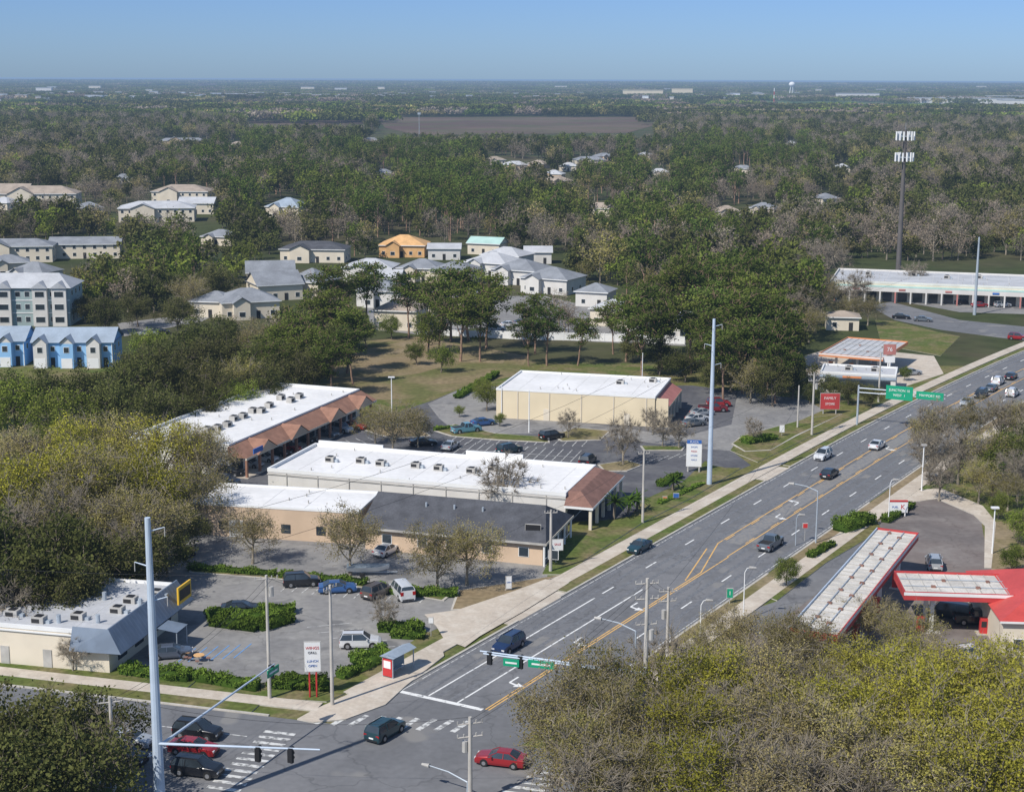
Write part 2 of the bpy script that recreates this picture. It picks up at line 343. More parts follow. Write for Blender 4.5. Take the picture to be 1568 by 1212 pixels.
lm={'oak':leafmat('leaf_live_oak',(.035,.05,.014),(.125,.14,.042),(.15,.115,.055)),
    'green':leafmat('leaf_spring_green',(.07,.11,.016),(.21,.26,.045),(.17,.145,.045)),
    'pine':leafmat('needle_pine',(.032,.06,.013),(.12,.165,.038),(.17,.165,.03)),
    'bud':leafmat('leaf_budding',(.155,.14,.04),(.34,.305,.10),(.26,.20,.125),.5),
    'yel':leafmat('leaf_yellow_green',(.145,.15,.018),(.37,.35,.05),(.27,.225,.05)),
    'bare':leafmat('twigs_bare',(.15,.125,.095),(.31,.265,.205),(.28,.18,.12)),
    'hedge':leafmat('leaf_hedge',(.05,.09,.015),(.15,.22,.035))}
def quads_mesh(name,V,Q,mi,tint,mats):
    me=bpy.data.meshes.new(name); nv=len(V); nq=len(Q)
    me.vertices.add(nv); me.vertices.foreach_set('co',V.astype(np.float32).ravel())
    me.loops.add(nq*4); me.loops.foreach_set('vertex_index',Q.astype(np.int32).ravel())
    me.polygons.add(nq); me.polygons.foreach_set('loop_start',np.arange(nq,dtype=np.int32)*4)
    for m in mats: me.materials.append(m)
    me.polygons.foreach_set('material_index',mi.astype(np.int32))
    a=me.attributes.new('tint','FLOAT','FACE'); a.data.foreach_set('value',tint.astype(np.float32))
    me.update(calc_edges=True); me.validate(); return me
def leafquads(P,S,up=.25,asp=.75):
    n=len(P); d=rng.normal(size=(n,3)); d[:,2]+=up*2; d/=np.linalg.norm(d,axis=1)[:,None]
    a=np.cross(d,rng.normal(size=(n,3))); a/=np.linalg.norm(a,axis=1)[:,None]; b=np.cross(d,a)
    S=S[:,None]; j=lambda:rng.uniform(.6,1.2,(n,1))
    V=np.stack([P-a*S*j(),P-b*S*asp*j(),P+a*S*j(),P+b*S*asp*j()],1).reshape(-1,3)
    return V,np.arange(n*4).reshape(-1,4)
def tubes(segs,n=4):
    Vs=[];Qs=[];o=0
    for p0,p1,r0,r1 in segs:
        p0=np.array(p0);p1=np.array(p1);d=p1-p0;l=np.linalg.norm(d)
        if l<1e-5: continue
        d=d/l; a=np.cross(d,[.3,.9,.2] if abs(d[2])>.7 else [0,0,1.]); a/=np.linalg.norm(a); b=np.cross(d,a)
        k=n if r0>.06 else 3
        for p,r in((p0,r0),(p1,r1)):
            for i in range(k):
                t=2*math.pi*i/k; Vs.append(p+r*(a*math.cos(t)+b*math.sin(t)))
        Qs+=[(o+i,o+(i+1)%k,o+k+(i+1)%k,o+k+i) for i in range(k)]; o+=2*k
    return np.array(Vs),np.array(Qs)
def make_tree(name,kind,h,cr,z0,ncl,nleaf,clr,ls,ntwig,bk,limbn=6,flat=.8,trunk_r=.3,lean=.4,shellp=.55):
    lo=rng.uniform(0,6.28,3); cz=(z0+h)/2; ez=(h-z0)/2
    cl=[]
    while len(cl)<ncl:
        d=rng.normal(size=3); d/=np.linalg.norm(d)
        az=math.atan2(d[1],d[0]); lob=1+.22*math.sin(2*az+lo[0])+.14*math.sin(3*az+lo[1]+2*d[2])
        rr=rng.uniform(0,1)**shellp
        p=np.array([d[0]*cr*lob*rr,d[1]*cr*lob*rr,cz+d[2]*ez*rr*(1+.12*math.sin(4*az+lo[2]))])
        if d[2]<-.55 and rng.random()<.6: continue
        cl.append(p)
    cl=np.array(cl); off=rng.normal(size=2)*lean; cl[:,0]+=off[0]; cl[:,1]+=off[1]
    segs=[]; tz=max(z0*.85,h*.15)
    top=np.array([off[0]*.3,off[1]*.3,tz]); mid=top*.5+np.array([.08,-.05,0])
    segs+=[((0,0,-.3),mid,trunk_r*1.25,trunk_r),(mid,top,trunk_r,trunk_r*.8)]
    ez_=np.array([off[0],off[1],z0+(h-z0)*.72]); segs.append((top,ez_,trunk_r*.75,trunk_r*.25))
    limbs=[]
    for i in range(limbn):
        t=2*math.pi*i/limbn+rng.uniform(-.4,.4); e=np.array([off[0]+math.cos(t)*cr*.5,off[1]+math.sin(t)*cr*.5,z0+(h-z0)*rng.uniform(.3,.65)])
        st=top+(ez_-top)*rng.uniform(0,.4); m=(st+e)/2+np.array([0,0,-.05*h*rng.random()])
        segs+=[(st,m,trunk_r*.5,trunk_r*.36),(m,e,trunk_r*.36,trunk_r*.22)]; limbs.append(e)
    limbs.append(ez_); LA=np.array(limbs)
    for c in cl:
        j=np.argmin(np.linalg.norm(LA-c,axis=1)); e=LA[j]; m=(e+c)/2+rng.normal(size=3)*.25
        segs+=[(e,m,trunk_r*.2,trunk_r*.13),(m,c,trunk_r*.13,trunk_r*.07)]
        out=c-np.array([off[0],off[1],cz]); out/=np.linalg.norm(out)+1e-6
        for k in range(ntwig):
            d=rng.normal(size=3)*.75+out*.8+np.array([0,0,.45]); d/=np.linalg.norm(d); l=clr*rng.uniform(.8,1.7)
            p1=c+d*l*.5; p2=p1+(d+rng.normal(size=3)*.35)*l*.5
            segs+=[(c,p1,.045,.03),(p1,p2,.03,.012)]
    V1,Q1=tubes(segs,5)
    ct=rng.uniform(0,1,ncl)
    P=np.repeat(cl,nleaf,0)+rng.normal(size=(ncl*nleaf,3))*clr*np.array([.62,.62,.62*flat])
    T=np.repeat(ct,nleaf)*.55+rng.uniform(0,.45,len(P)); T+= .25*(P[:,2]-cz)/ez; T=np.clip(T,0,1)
    V2,Q2=leafquads(P,ls*rng.uniform(.6,1.3,len(P)))
    V=np.concatenate([V1,V2]); Q=np.concatenate([Q1,Q2+len(V1)])
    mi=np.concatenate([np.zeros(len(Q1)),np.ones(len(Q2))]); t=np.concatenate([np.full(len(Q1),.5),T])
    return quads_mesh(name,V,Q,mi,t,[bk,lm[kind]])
HI={}
HI['oak']=[make_tree('oak_hi',  'oak',12,6.2,2.2,70,130,1.25,.21,2,bark,shellp=.4) for _ in range(3)]
HI['green']=[make_tree('green_hi','green',12,5.4,2.4,62,115,1.2,.2,3,bark,shellp=.4) for _ in range(2)]
HI['pine']=[make_tree('pine_hi','pine',12,2.7,4.0,48,95,.75,.15,2,barkp,limbn=7,flat=.5,trunk_r=.15,shellp=.5) for _ in range(4)]
HI['bud']=[make_tree('bud_hi','bud',12,6.0,2.2,90,110,1.15,.115,6,barkg,limbn=8,shellp=.5) for _ in range(3)]
HI['yel']=[make_tree('yel_hi','yel',12,5.8,2.2,82,135,1.15,.13,5,barkg,limbn=8,shellp=.45) for _ in range(3)]
HI['bare']=[make_tree('bare_hi','bare',12,5.6,2.6,85,16,1.2,.07,16,barkg,limbn=8,shellp=.5) for _ in range(2)]
names={'oak':'oak_tree','green':'oak_tree','pine':'pine_tree','bud':'budding_tree','yel':'budding_tree','bare':'bare_tree'}
cnt=0
def T(kind,x,y,h,w=1.0,cf=.6):
    global cnt
    zc=cf*h if kind!='pine' else .72*h
    X,Y=G(x,y,zc); me=HI[kind][cnt%len(HI[kind])]; cnt+=1
    o=bpy.data.objects.new(names[kind],me); scene.collection.objects.link(o)
    o.location=(X,Y,0); k=h/12; q=random.uniform(.93,1.07)
    o.scale=(k*w*q,k*w/q,k); o.rotation_euler=(0,0,random.uniform(0,6.28)); return o
for x,y,h in [(850,1085,10),(915,1045,10),(885,1145,10),(965,1110,10),(1075,990,6),(1130,965,7),(1175,1040,10),(1210,1120,11),(1240,985,8),(1310,1160,11),(960,1190,9),(1180,1200,10),(1420,1190,10),(1330,945,6.5),(1385,965,7),(1450,1030,7),(1200,980,7),(1270,1060,9)]:
    T('bud',x,y,h)
for x,y,h in [(1040,1060,10),(1110,1050,10),(1380,1060,11),(1440,1110,12),(1500,1050,11),(1560,1120,12),(1540,1030,9),(1350,1110,10),(1490,1180,11),(1600,1060,11),(1580,1190,11),(1060,1130,10),(1270,1100,10),(1310,1020,8),(1060,1200,10),(1395,1020,8)]:
    T('yel',x,y,h)
for x,y,h in [(1140,1190,10),(1250,1200,9),(905,1200,9),(1010,1025,9),(1120,1110,9),(1330,1200,9)]: T('bare',x,y,h)
for x,y,h in [(60,1125,10),(140,1115,8),(0,1150,11),(110,1180,10),(20,1205,10),(-60,1130,11)]: T('oak',x,y,h)
T('bare',150,1160,8)
for x,y,h in [(40,700,13),(110,690,13),(175,680,13),(240,690,13),(300,705,11),(10,760,14),(80,750,14),(150,745,14),(220,745,13),(285,755,10),(50,810,12),(190,800,12),(245,800,10),(-60,720,14),(120,720,12),(305,680,9)]:
    T('bud' if random.random()<.45 else 'yel',x,y,h)
for x,y,h in [(20,865,12),(90,855,12),(60,900,9),(150,860,10),(215,850,8),(-50,850,13),(255,840,6),(120,900,8),(280,805,6)]: T('oak',x,y,h)
for x,y,h in [(100,800,12),(0,830,12),(160,880,7),(20,920,8),(200,840,9),(140,850,9)]: T('bare',x,y,h)
for x,y,h in [(955,668,8),(1155,655,4.5),(1015,655,5.5),(1040,660,5),(770,735,9),(590,935,4),(110,995,4),(1000,640,5),(870,645,5),(466,650,4)]: T('bare',x,y,h)
for x,y,h in [(385,812,7.5),(535,818,9),(670,845,8.5),(715,835,8.5),(600,648,9),(640,648,7),(575,642,7)]: T('bud',x,y,h)
for x,y,h in [(745,603,5.5),(738,590,4),(765,640,2.5),(655,500,10),(638,538,5),(675,545,6),(703,628,2.2),(1205,870,3.8),(1385,570,3),(600,497,6),(560,505,7)]: T('green',x,y,h)
for x,y,h in [(20,615,12),(70,605,11),(130,600,11),(190,590,12),(250,585,12),(310,590,11),(360,580,11),(400,590,9),(100,630,11),(180,620,11),(240,625,10),(310,620,9),(360,610,8),(420,575,9),(450,570,9),(480,560,9),(430,600,6),(-40,600,12),(1150,575,9),(1185,580,9),(1215,575,8),(1120,560,9),(1270,590,5),(1300,596,5),(1335,603,4.5),(1100,550,9),(1560,690,9),(1545,745,6),(1240,600,4),(210,468,9),(160,478,9),(300,520,11),
 (430,530,10),(460,545,10),(400,550,11),(350,540,11),(300,552,11),(250,552,10),(215,556,9),(235,528,9),(340,512,10),(385,518,10),(495,530,11),(520,500,11),(480,495,10),(130,470,7),(1010,545,7),(1050,555,7),(1090,575,6),(1200,560,8),(970,530,6),(290,445,11),(330,430,11),(250,440,11),(200,430,11),(270,480,9)]: T('oak' if random.random()<.8 else random.choice(['green','bud']),x,y,h)
for x,y,h in [(515,430,18),(500,465,17),(530,490,16),(560,425,18),(455,500,15),(430,510,14),(540,520,13),(625,440,17),(655,445,18),(690,435,19),(718,430,20),(745,445,19),(705,470,17),(735,480,15),(670,470,15),(820,470,15),(838,490,14),(810,500,12),(960,470,17),(985,460,18),(1010,480,18),(1035,430,20),(1075,425,21),(1110,440,21),(1060,480,18),(1090,500,17),(1130,470,20),(1160,450,21),(1185,470,19),(1140,510,17),(1175,520,16),(1195,500,17),(1110,530,15),(985,500,15),(1050,410,20),(1015,505,12),(940,480,13),(1190,545,13),(885,500,12),(480,520,13),(410,540,12),(505,535,13),(1080,460,19),(1140,420,20)]: T('pine',x,y,h,1.25)
for x,y,h in [(1430,650,9),(1480,640,9),(1535,640,9),(1425,690,9),(1470,690,9),(1520,690,9),(1560,640,9),(1440,725,7),(1500,730,7),(1560,720,8),(1235,420,13),(1260,445,12),(1225,470,12),(1310,440,11),(1330,470,8),(1240,490,9),(1600,660,10),(1400,420,9),(1270,395,13),(1420,655,8),(1290,470,8)]: T('bare' if random.random()<.5 else 'bud',x,y,h)
for x,y,h in [(1530,770,4),(1560,800,5),(1550,850,4),(1540,700,8)]: T('green',x,y,h)
def hedge(pts,w=1.3,h=1.0,kind='green',name='hedge',px=True):
    P=[Vector(G(*p)) if px else Vector(p) for p in pts]; Vs=[];Qs=[];o=0;Ts=[];M=[]
    for a,b in zip(P[:-1],P[1:]):
        l=(b-a).length; d=(b-a)/l; n=Vector((-d.y,d.x)); k=int(l*w*150)+20
        t=rng.uniform(-.02,1.02,k); hh=h*(.85+.2*np.sin(t*l*1.7)+rng.uniform(-.1,.1,k)); q=rng.uniform(-1,1,k); z=rng.uniform(.1,1,k)**.45*hh
        q*=w/2*(1+.15*np.sin(t*l*2.3))
        Pp=np.stack([a.x+d.x*l*t+n.x*q,a.y+d.y*l*t+n.y*q,z],1)
        V,Q=leafquads(Pp,rng.uniform(.08,.2,k)); Vs.append(V);Qs.append(Q+o);o+=len(V);Ts.append(np.clip(z/h*.6+rng.uniform(-.2,.4,k),0,1)); M.append(np.zeros(k))
        c=[a-n*w*.36,b-n*w*.36,b+n*w*.36,a+n*w*.36]; V=np.array([(p.x,p.y,zz) for zz in(0,h*.72) for p in c]); Q=np.array([(4,5,6,7),(0,1,5,4),(1,2,6,5),(2,3,7,6),(3,0,4,7)])+o
        Vs.append(V);Qs.append(Q);o+=8;Ts.append(np.zeros(5));M.append(np.zeros(5))
    me=quads_mesh(name,np.concatenate(Vs),np.concatenate(Qs),np.concatenate(M),np.concatenate(Ts),[lm[kind]])
    ob=bpy.data.objects.new(name,me); scene.collection.objects.link(ob)
for a in [([(322,948),(345,940),(450,938)],2.2,1.1),([(325,955),(395,964),(445,950)],2.4,1.1),([(355,950),(430,948)],2.5,1.0),([(188,1030),(225,1035),(290,1042)],2.0,1.2),([(255,1032),(330,1045),(395,1056)],1.6,1.2),([(412,1052),(505,1057)],1.7,1.1),([(430,1042),(500,1044)],1.2,.9),([(520,1040),(545,1030),(600,1005)],1.5,1.1),([(540,1015),(590,1000)],1.5,1.2),([(580,965),(620,966),(648,968)],2.0,1.3),([(600,975),(650,978)],1.4,1.0),([(290,872),(420,882)],1.4,.9),([(430,884),(560,896)],1.5,1.0),([(570,905),(650,912),(700,912)],1.8,1.1),([(1140,680),(1185,672)],2.5,1.2),([(665,660),(690,656)],1,.8),([(1010,745),(1040,730)],1.5,1),([(1285,815),(1330,800)],3.0,2.0),([(1240,855),(1275,835)],1.2,.9),([(1355,800),(1395,775)],1.6,1.0),([(0,1198),(60,1190),(110,1206)],2,1),([(1010,772),(1075,742)],.9,.6),([(75,895),(170,900)],2.5,2),([(760,575),(700,610)],1.5,1.2),([(200,570),(300,560),(330,550)],2,1.5)]: hedge(a[0],a[1],a[2],'hedge')
def palm(x,y,h):
    mb=MB(); mb.cyl((0,0,0),(.1,0,h),.2,.16,bark,7)
    for i in range(22):
        t=i*2.4; e=random.uniform(-.2,1.1); p=Vector((.1,0,h)); d=Vector((math.cos(t)*math.cos(e),math.sin(t)*math.cos(e),math.sin(e))); side=Vector((-math.sin(t),math.cos(t),0))
        for k in range(5):
            q=p+d*.42; w0=.22*(1-k/5.5)+.03; w1=.22*(1-(k+1)/5.5)+.03
            mb.add([p-side*w0-Vector((0,0,.08)),q-side*w1-Vector((0,0,.08)),q,p],[(0,1,2,3)],lm['hedge']); mb.add([p,q,q+side*w1-Vector((0,0,.08)),p+side*w0-Vector((0,0,.08))],[(0,1,2,3)],lm['hedge'])
            p=q; d=(d-Vector((0,0,.22))).normalized()
    mb.obj('palm_tree',(*G(x,y),0))
for x,y,h in [(940,795,2.6),(962,788,2.2),(975,782,1.8),(1518,770,5),(1560,745,5),(1030,750,1.4)]: palm(x,y,h)
# ------------------------------------------------------------------ forest (instanced)
fc=bpy.data.collections.new('forest_trees')
PR=['oak','oak','oak','green','green','pine','pine','bare','bare','bud']
specs={'oak':(12,5.6,1.6,34,24,1.35,.55,0,bark),'green':(12,5.0,1.8,30,22,1.3,.5,0,bark),'pine':(17,3.7,6,24,22,1.1,.42,0,barkp),'bare':(12,5.0,2.2,36,18,1.3,.27,4,barkg),'bud':(12,5.0,2,36,22,1.3,.34,2,barkg)}
for i,k in enumerate(PR):
    h,cr,z0,nc,nl,clr,ls,nt_,bk=specs[k]
    me=make_tree('ft',k,h,cr,z0,nc,nl,clr,ls,nt_,bk,limbn=4,trunk_r=.28,shellp=.38)
    o=bpy.data.objects.new('f%02d_%s'%(i,k),me); fc.objects.link(o)
fc2=bpy.data.collections.new('woodland_clumps')
for i,k in enumerate(['oak','oak','green','bare','bud','pine']):
    PP=[];TT=[]
    for c in rng.uniform(-35,35,(40,2)):
        r=rng.uniform(4,7); hh=rng.uniform(8,14); d=rng.normal(size=(42,3)); d/=np.linalg.norm(d,axis=1)[:,None]; d[:,2]=np.abs(d[:,2])
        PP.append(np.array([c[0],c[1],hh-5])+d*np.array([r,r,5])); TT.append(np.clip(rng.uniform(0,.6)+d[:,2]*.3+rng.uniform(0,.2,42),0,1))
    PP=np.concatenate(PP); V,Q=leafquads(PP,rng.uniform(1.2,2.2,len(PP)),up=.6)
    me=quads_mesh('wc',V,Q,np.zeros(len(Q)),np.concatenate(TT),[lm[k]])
    o=bpy.data.objects.new('w%02d'%i,me); fc2.objects.link(o)
def scatter(name,pts,idx,scl,rot,coll):
    me=bpy.data.meshes.new(name); me.from_pydata(pts,[],[])
    for nm,ty,vals in (('idx','INT',idx),('scl','FLOAT',scl),('rot','FLOAT',rot)):
        a=me.attributes.new(nm,ty,'POINT'); a.data.foreach_set('value',vals)
    o=bpy.data.objects.new(name,me); scene.collection.objects.link(o)
    ng=bpy.data.node_groups.new(name+'_nodes','GeometryNodeTree')
    ng.interface.new_socket('Geometry',in_out='INPUT',socket_type='NodeSocketGeometry'); ng.interface.new_socket('Geometry',in_out='OUTPUT',socket_type='NodeSocketGeometry')
    N=ng.nodes; gi=N.new('NodeGroupInput'); go=N.new('NodeGroupOutput'); ip=N.new('GeometryNodeInstanceOnPoints'); ci=N.new('GeometryNodeCollectionInfo')
    ci.inputs['Collection'].default_value=coll; ci.inputs['Separate Children'].default_value=True; ci.inputs['Reset Children'].default_value=True
    def na(nm,ty):
        n=N.new('GeometryNodeInputNamedAttribute'); n.data_type=ty; n.inputs['Name'].default_value=nm
        return [s for s in n.outputs if s.enabled and s.name=='Attribute'][0]
    cx=N.new('ShaderNodeCombineXYZ'); er=N.new('FunctionNodeEulerToRotation'); K=ng.links
    K.new(na('rot','FLOAT'),cx.inputs[2]); K.new(cx.outputs[0],er.inputs[0]); K.new(er.outputs[0],ip.inputs['Rotation'])
    K.new(na('idx','INT'),ip.inputs['Instance Index']); K.new(na('scl','FLOAT'),ip.inputs['Scale'])
    ip.inputs['Pick Instance'].default_value=True
    K.new(gi.outputs[0],ip.inputs['Points']); K.new(ci.outputs[0],ip.inputs['Instance']); K.new(ip.outputs[0],go.inputs[0])
    md=o.modifiers.new('scatter','NODES'); md.node_group=ng
LOWX=[-400,0,250,330,420,500,560,600,760,800,950,1050,1100,1200,1235,1242,1300,2200]
LOWY=[640,640,635,605,580,560,530,512,512,520,520,540,585,590,560,430,400,400]
HK=[(-60,368,180,392),(-60,288,110,306),(185,316,330,330),(235,286,320,300),(408,303,456,323),(428,376,524,390),(380,405,486,448),(352,456,425,476),(578,362,655,388),(650,378,706,390),(712,392,868,436),(520,398,604,420),(880,436,925,462),(905,462,962,490),(746,236,775,246),(770,242,835,252),(838,262,880,276),(880,240,935,246),(240,212,322,216),(1280,250,1300,256),(1145,310,1185,320),(1255,300,1290,306),(720,365,765,376),(810,388,838,394),(1190,172,1222,175),(600,415,720,422),(640,455,735,465),(300,468,350,476)]
KEEP=[(-60,428,104,497),(-60,500,192,590),(566,452,645,508),(740,448,835,518),(905,480,1052,528),(550,520,810,600),(190,480,260,520),(578,180,1000,206),(380,186,560,193)]+[(a,b,c,b+(d-b)*.72) for a,b,c,d in HK]
rh=random.Random(5); EXTRA=[]
for _ in range(60):
    y=rh.uniform(215,400); x=rh.uniform(-20,1240) if y<360 else rh.uniform(180,900)
    sc=(y-HOR)/H; w=rh.uniform(11,16); hw=w/2*sc
    if len(EXTRA)>=13: break
    if any(x+hw>k[0]-8 and x-hw<k[2]+8 and y>k[1]-12 and y<k[3]+12 for k in KEEP): continue
    EXTRA.append((x,y,w)); KEEP.append((x-hw*.6,y-5.8*sc,x+hw*.6,y-4.0*sc))
def visible_ok(X,Y,h,r):
    bx,by=proj(X,Y,0); tx,ty=proj(X,Y,h); sc=(by-HOR)/H*r*.7
    for x0,y0,x1,y1 in KEEP:
        if by>y0+2 and ty<y1-3 and bx+sc>x0 and bx-sc<x1: return False
    return True
pts=[];idx=[];scl=[];rot=[]
Y=330.
while Y<2150:
    sp=8.4 if Y<800 else (10 if Y<1300 else 12.5)
    lim=.37*Y+35; X=-lim
    while X<lim:
        x=X+random.uniform(-.45,.45)*sp; y=Y+random.uniform(-.45,.45)*sp; X+=sp
        bx,by=proj(x,y,0)
        if by>np.interp(bx,LOWX,LOWY): continue
        nz=mnoise.noise(Vector((x/90,y/130,0))); nz2=mnoise.noise(Vector((x/60+30,y/90,5)))
        if mnoise.noise(Vector((x/40,y/70,9)))<-.48: continue
        q=random.random()+nz*.9+(.0 if bx<1000 else -.12)
        if nz2+random.uniform(-.35,.35)>.12 and 250<bx<1260 and by>225: i=random.choice([5,6])
        elif q>.9: i=random.choice([3,4,9,3])
        elif q<.28: i=random.choice([7,8,7,8,9])
        else: i=random.choice([0,1,2,0,1,2,0,7,8])
        s_=random.uniform(.6,1.22)*(sp/8.5)**.5
        h=12*s_ if i not in(5,6) else 17*s_
        if not visible_ok(x,y,h,5.5*s_): continue
        pts.append((x,y,-.2)); idx.append(i); scl.append(s_); rot.append(random.uniform(0,6.28))
    Y+=sp
scatter('forest',pts,idx,scl,rot,fc); NF=len(pts)
pts=[];idx=[];scl=[];rot=[]
Y=2150.
while Y<14000:
    sp=42. if Y<4500 else 42*Y/4500; sp*=1.15; lim=.36*Y+60; X=-lim
    while X<lim:
        x=X+random.uniform(-.4,.4)*sp; y=Y+random.uniform(-.4,.4)*sp; X+=sp
        bx,by=proj(x,y,0)
        if (575<bx<1000 and 179<by<207) : continue
        nz=mnoise.noise(Vector((x/700,y/1500,0)))
        if (154<by<171) and random.random()<.7+nz: continue
        if nz<-.42: continue
        pts.append((x,y,-.5)); idx.append(random.choice([0,1,0,1,2,3,0,4,5])); scl.append(sp/42*random.uniform(.8,1.1) if Y<4500 else sp/42*.6); rot.append(random.uniform(0,6.28))
    Y+=sp
scatter('distant_woodland',pts,idx,scl,rot,fc2)
print('forest',NF,len(pts),len(EXTRA))
# ------------------------------------------------------------------ buildings
def rect(p1,p2,p3,z):
    a=G3(*p1,z);b=G3(*p2,z);c=G3(*p3,z); d=b-a; w=d.length; yaw=math.atan2(d.y,d.x); n=Vector((-math.sin(yaw),math.cos(yaw),0))
    return (a.x,a.y),yaw,w,abs((c-a).dot(n))
def win(mb,x0,x1,z0,z1,y,fr=wht,g=glass,axis='y',sgn=-1):
    t=.08
    if axis=='y':
        mb.box(x0,x1,min(y,y+sgn*.06),max(y,y+sgn*.06),z0,z1,fr); mb.box(x0+t,x1-t,min(y,y+sgn*.09),max(y,y+sgn*.09),z0+t,z1-t,g)
    else:
        mb.box(min(y,y+sgn*.06),max(y,y+sgn*.06),x0,x1,z0,z1,fr); mb.box(min(y,y+sgn*.09),max(y,y+sgn*.09),x0+t,x1-t,z0+t,z1-t,g)
seam=mat('roof_seam',(.60,.59,.57),.8,.15,.5)
def flatb(name,p1,p2,p3,z,wm,rm=white,par=.55,d=None,w=None,pm=None):
    loc,yaw,w_,d_=rect(p1,p2,p3,z); w=w or w_; d=d or d_; g=Grp(name,loc,yaw); g.w=w;g.d=d;g.z=z; pm=pm or wht
    g['walls'].box(0,w,0,d,0,z-par,wm)
    g['roof'].box(.25,w-.25,.25,d-.25,z-par,z-par+.08,rm)
    x=4.
    while x<w-2: g['roof_seams'].box(x,x+.07,.3,d-.3,z-par+.08,z-par+.1,seam); x+=random.choice([4,6,7])
    for _ in range(int(w*d/45)):
        a,b=random.uniform(1,w-1),random.uniform(1,d-1); g['roof_vents'].cyl((a,b,z-par+.08),(a,b,z-par+.5),.09,.09,gray,6)
    P=g['parapet']; o=.06
    P.box(-o,w+o,-o,.25,z-par,z,pm); P.box(-o,w+o,d-.25,d+o,z-par,z,pm); P.box(-o,.25,.25,d-.25,z-par,z,pm); P.box(w-.25,w+o,.25,d-.25,z-par,z,pm)
    return g
def rtu(g,x,y,z,s=1.5):
    lx,ly=g.local(x,y,z); b=g['rooftop_units']; z0=g.z-.45
    b.box(lx-s*.55,lx+s*.55,ly-s*.4,ly+s*.4,z0,z0+s*.65,gray); b.box(lx-s*.3,lx+s*.3,ly-s*.3,ly+s*.3,z0+s*.65,z0+s*.72,black); b.box(lx-s*.5,lx+s*.2,ly-s*.42,ly-s*.4,z0+.2,z0+s*.5,dark); b.box(lx+s*.56,lx+s*1.0,ly-s*.2,ly+s*.2,z0,z0+s*.35,metal)
g=flatb('shopping_building',(410,716),(866,754),(475,677),5.0,white2)
for x,y in [(506,700),(553,702),(583,706),(637,709),(672,713),(722,717),(755,714)]: rtu(g,x,y,5.2,1.25)
for x in (8.5,10.2,19,20.5,31.5,38,44): g['doors'].box(x,x+1.0,-.07,.02,0.02,2.2,dark)
for x in range(3,int(g.w),5): g['downspouts'].box(x,x+.12,-.12,-.07,0,4.4,gray)
g['cornice'].box(-.1,g.w+.1,-.1,-.065,4.0,4.2,gray)
w,d=g.w,g.d
g['stepped_parapet'].box(w*.55,w*.75,d+.07,d+.4,4.4,5.6,wht); g['stepped_parapet'].box(.5,w*.25,d+.07,d+.4,4.4,5.4,wht)
pr=g['porch_roof']; x0,x1,y0,y1=w+.07,w+4.2,-1,d+1
pr.add([(x0,y0,3.4),(x1,y0,3.4),(x1,y1,3.4),(x0,y1,3.4),(x0,y0+2,4.9),(x0+1.6,y0+3,4.9),(x0+1.6,y1-3,4.9),(x0,y1-2,4.9)],[(0,1,5,4),(1,2,6,5),(2,3,7,6),(4,5,6,7),(0,3,2,1)],brownroof)
pr.box(x0,x1+.05,y0-.05,y1+.05,3.05,3.38,wht)
for yy in np.linspace(y0+.4,y1-.4,6): g['columns'].box(x1-.6,x1-.2,yy-.2,yy+.2,0,3.05,cream)
g['shopfronts'].box(w+.001,w+.1,1,d-1,.3,2.8,glass)
g.done()
g=flatb('shopping_building',(350,680),(550,595),(268,640),5.2,white2); w,d=g.w,g.d
for x,y in [(317,655),(333,652),(348,647),(358,638),(372,634),(387,626),(400,626),(412,618),(445,610),(458,604),(430,606)]: rtu(g,x,y,5.4,1.35)
c=g['canopy_roof']; c.add([(-.5,-3.4,3.3),(w+.3,-3.4,3.3),(w+.3,-.07,4.9),(-.5,-.07,4.9)],[(0,1,2,3)],terr); c.add([(-.5,-3.4,3.3),(-.5,-.07,4.9),(-.5,-.07,3.3)],[(0,1,2)],terr)
c.box(-.5,w+.3,-3.42,-3.2,2.95,3.3,cream); c.box(-.4,w+.2,-3.19,-.08,3.2,3.27,wht)
for k in (6,w*.36,w*.66,w-5):
    c.add([(k-3,-3.7,3.3),(k+3,-3.7,3.3),(k,-3.7,4.9),(k,-.3,4.9),(k-3,-.3,3.5),(k+3,-.3,3.5)],[(0,1,2)],tan); c.add([(k-3.3,-3.8,3.2),(k,-3.8,5.05),(k,-.3,5.05),(k-3.3,-.3,3.2)],[(0,1,2,3)],terr); c.add([(k+3.3,-3.8,3.2),(k,-3.8,5.05),(k,-.3,5.05),(k+3.3,-.3,3.2)],[(0,1,2,3)],terr)
for x in np.arange(0,w+.1,4.2): g['columns'].box(x-.2,x+.2,-3.3,-2.95,0,2.95,terr)
x=1
while x<w-4: g['shopfronts'].box(x,x+3.2,-.09,.02,.3,2.7,glass); x+=4.2
g['walkway'].box(-.5,w,-3.6,-.1,-.02,.14,concrete)
g['blue_sign'].box(1,4,-3.9,-3.75,3.7,4.5,blue)
g.done()
g=flatb('tan_warehouse',(292,768),(548,783),(328,738),4.6,tan,par=.3); w=g.w
for x in (1.2,4,8,13,18): g['windows'].box(x,x+1.3,-.08,.02,1.,2.2,glass)
g['loading_doors'].box(5.5,7.5,-.07,.02,0.02,2.4,wht); g.done()
loc,yaw,w,d=rect((550,806),(836,832),(592,764),3.2); g=Grp('shingle_roof_shop',loc,yaw)
g['walls'].box(.6,w-.6,.6,d-.6,0,3.2,tan)
g['roof'].add([(0,0,3.15),(w,0,3.15),(w,d,3.15),(0,d,3.15),(0,d/2,6.3),(w-2,d/2,6.3)],[(0,1,5,4),(2,3,4,5),(1,2,5),(3,0,4),(0,3,2,1)],dkroof)
g['fascia'].box(-.02,w+.02,-.06,-.01,2.9,3.2,gray); g['fascia'].box(w+.005,w+.06,-.06,d,2.9,3.2,cream)
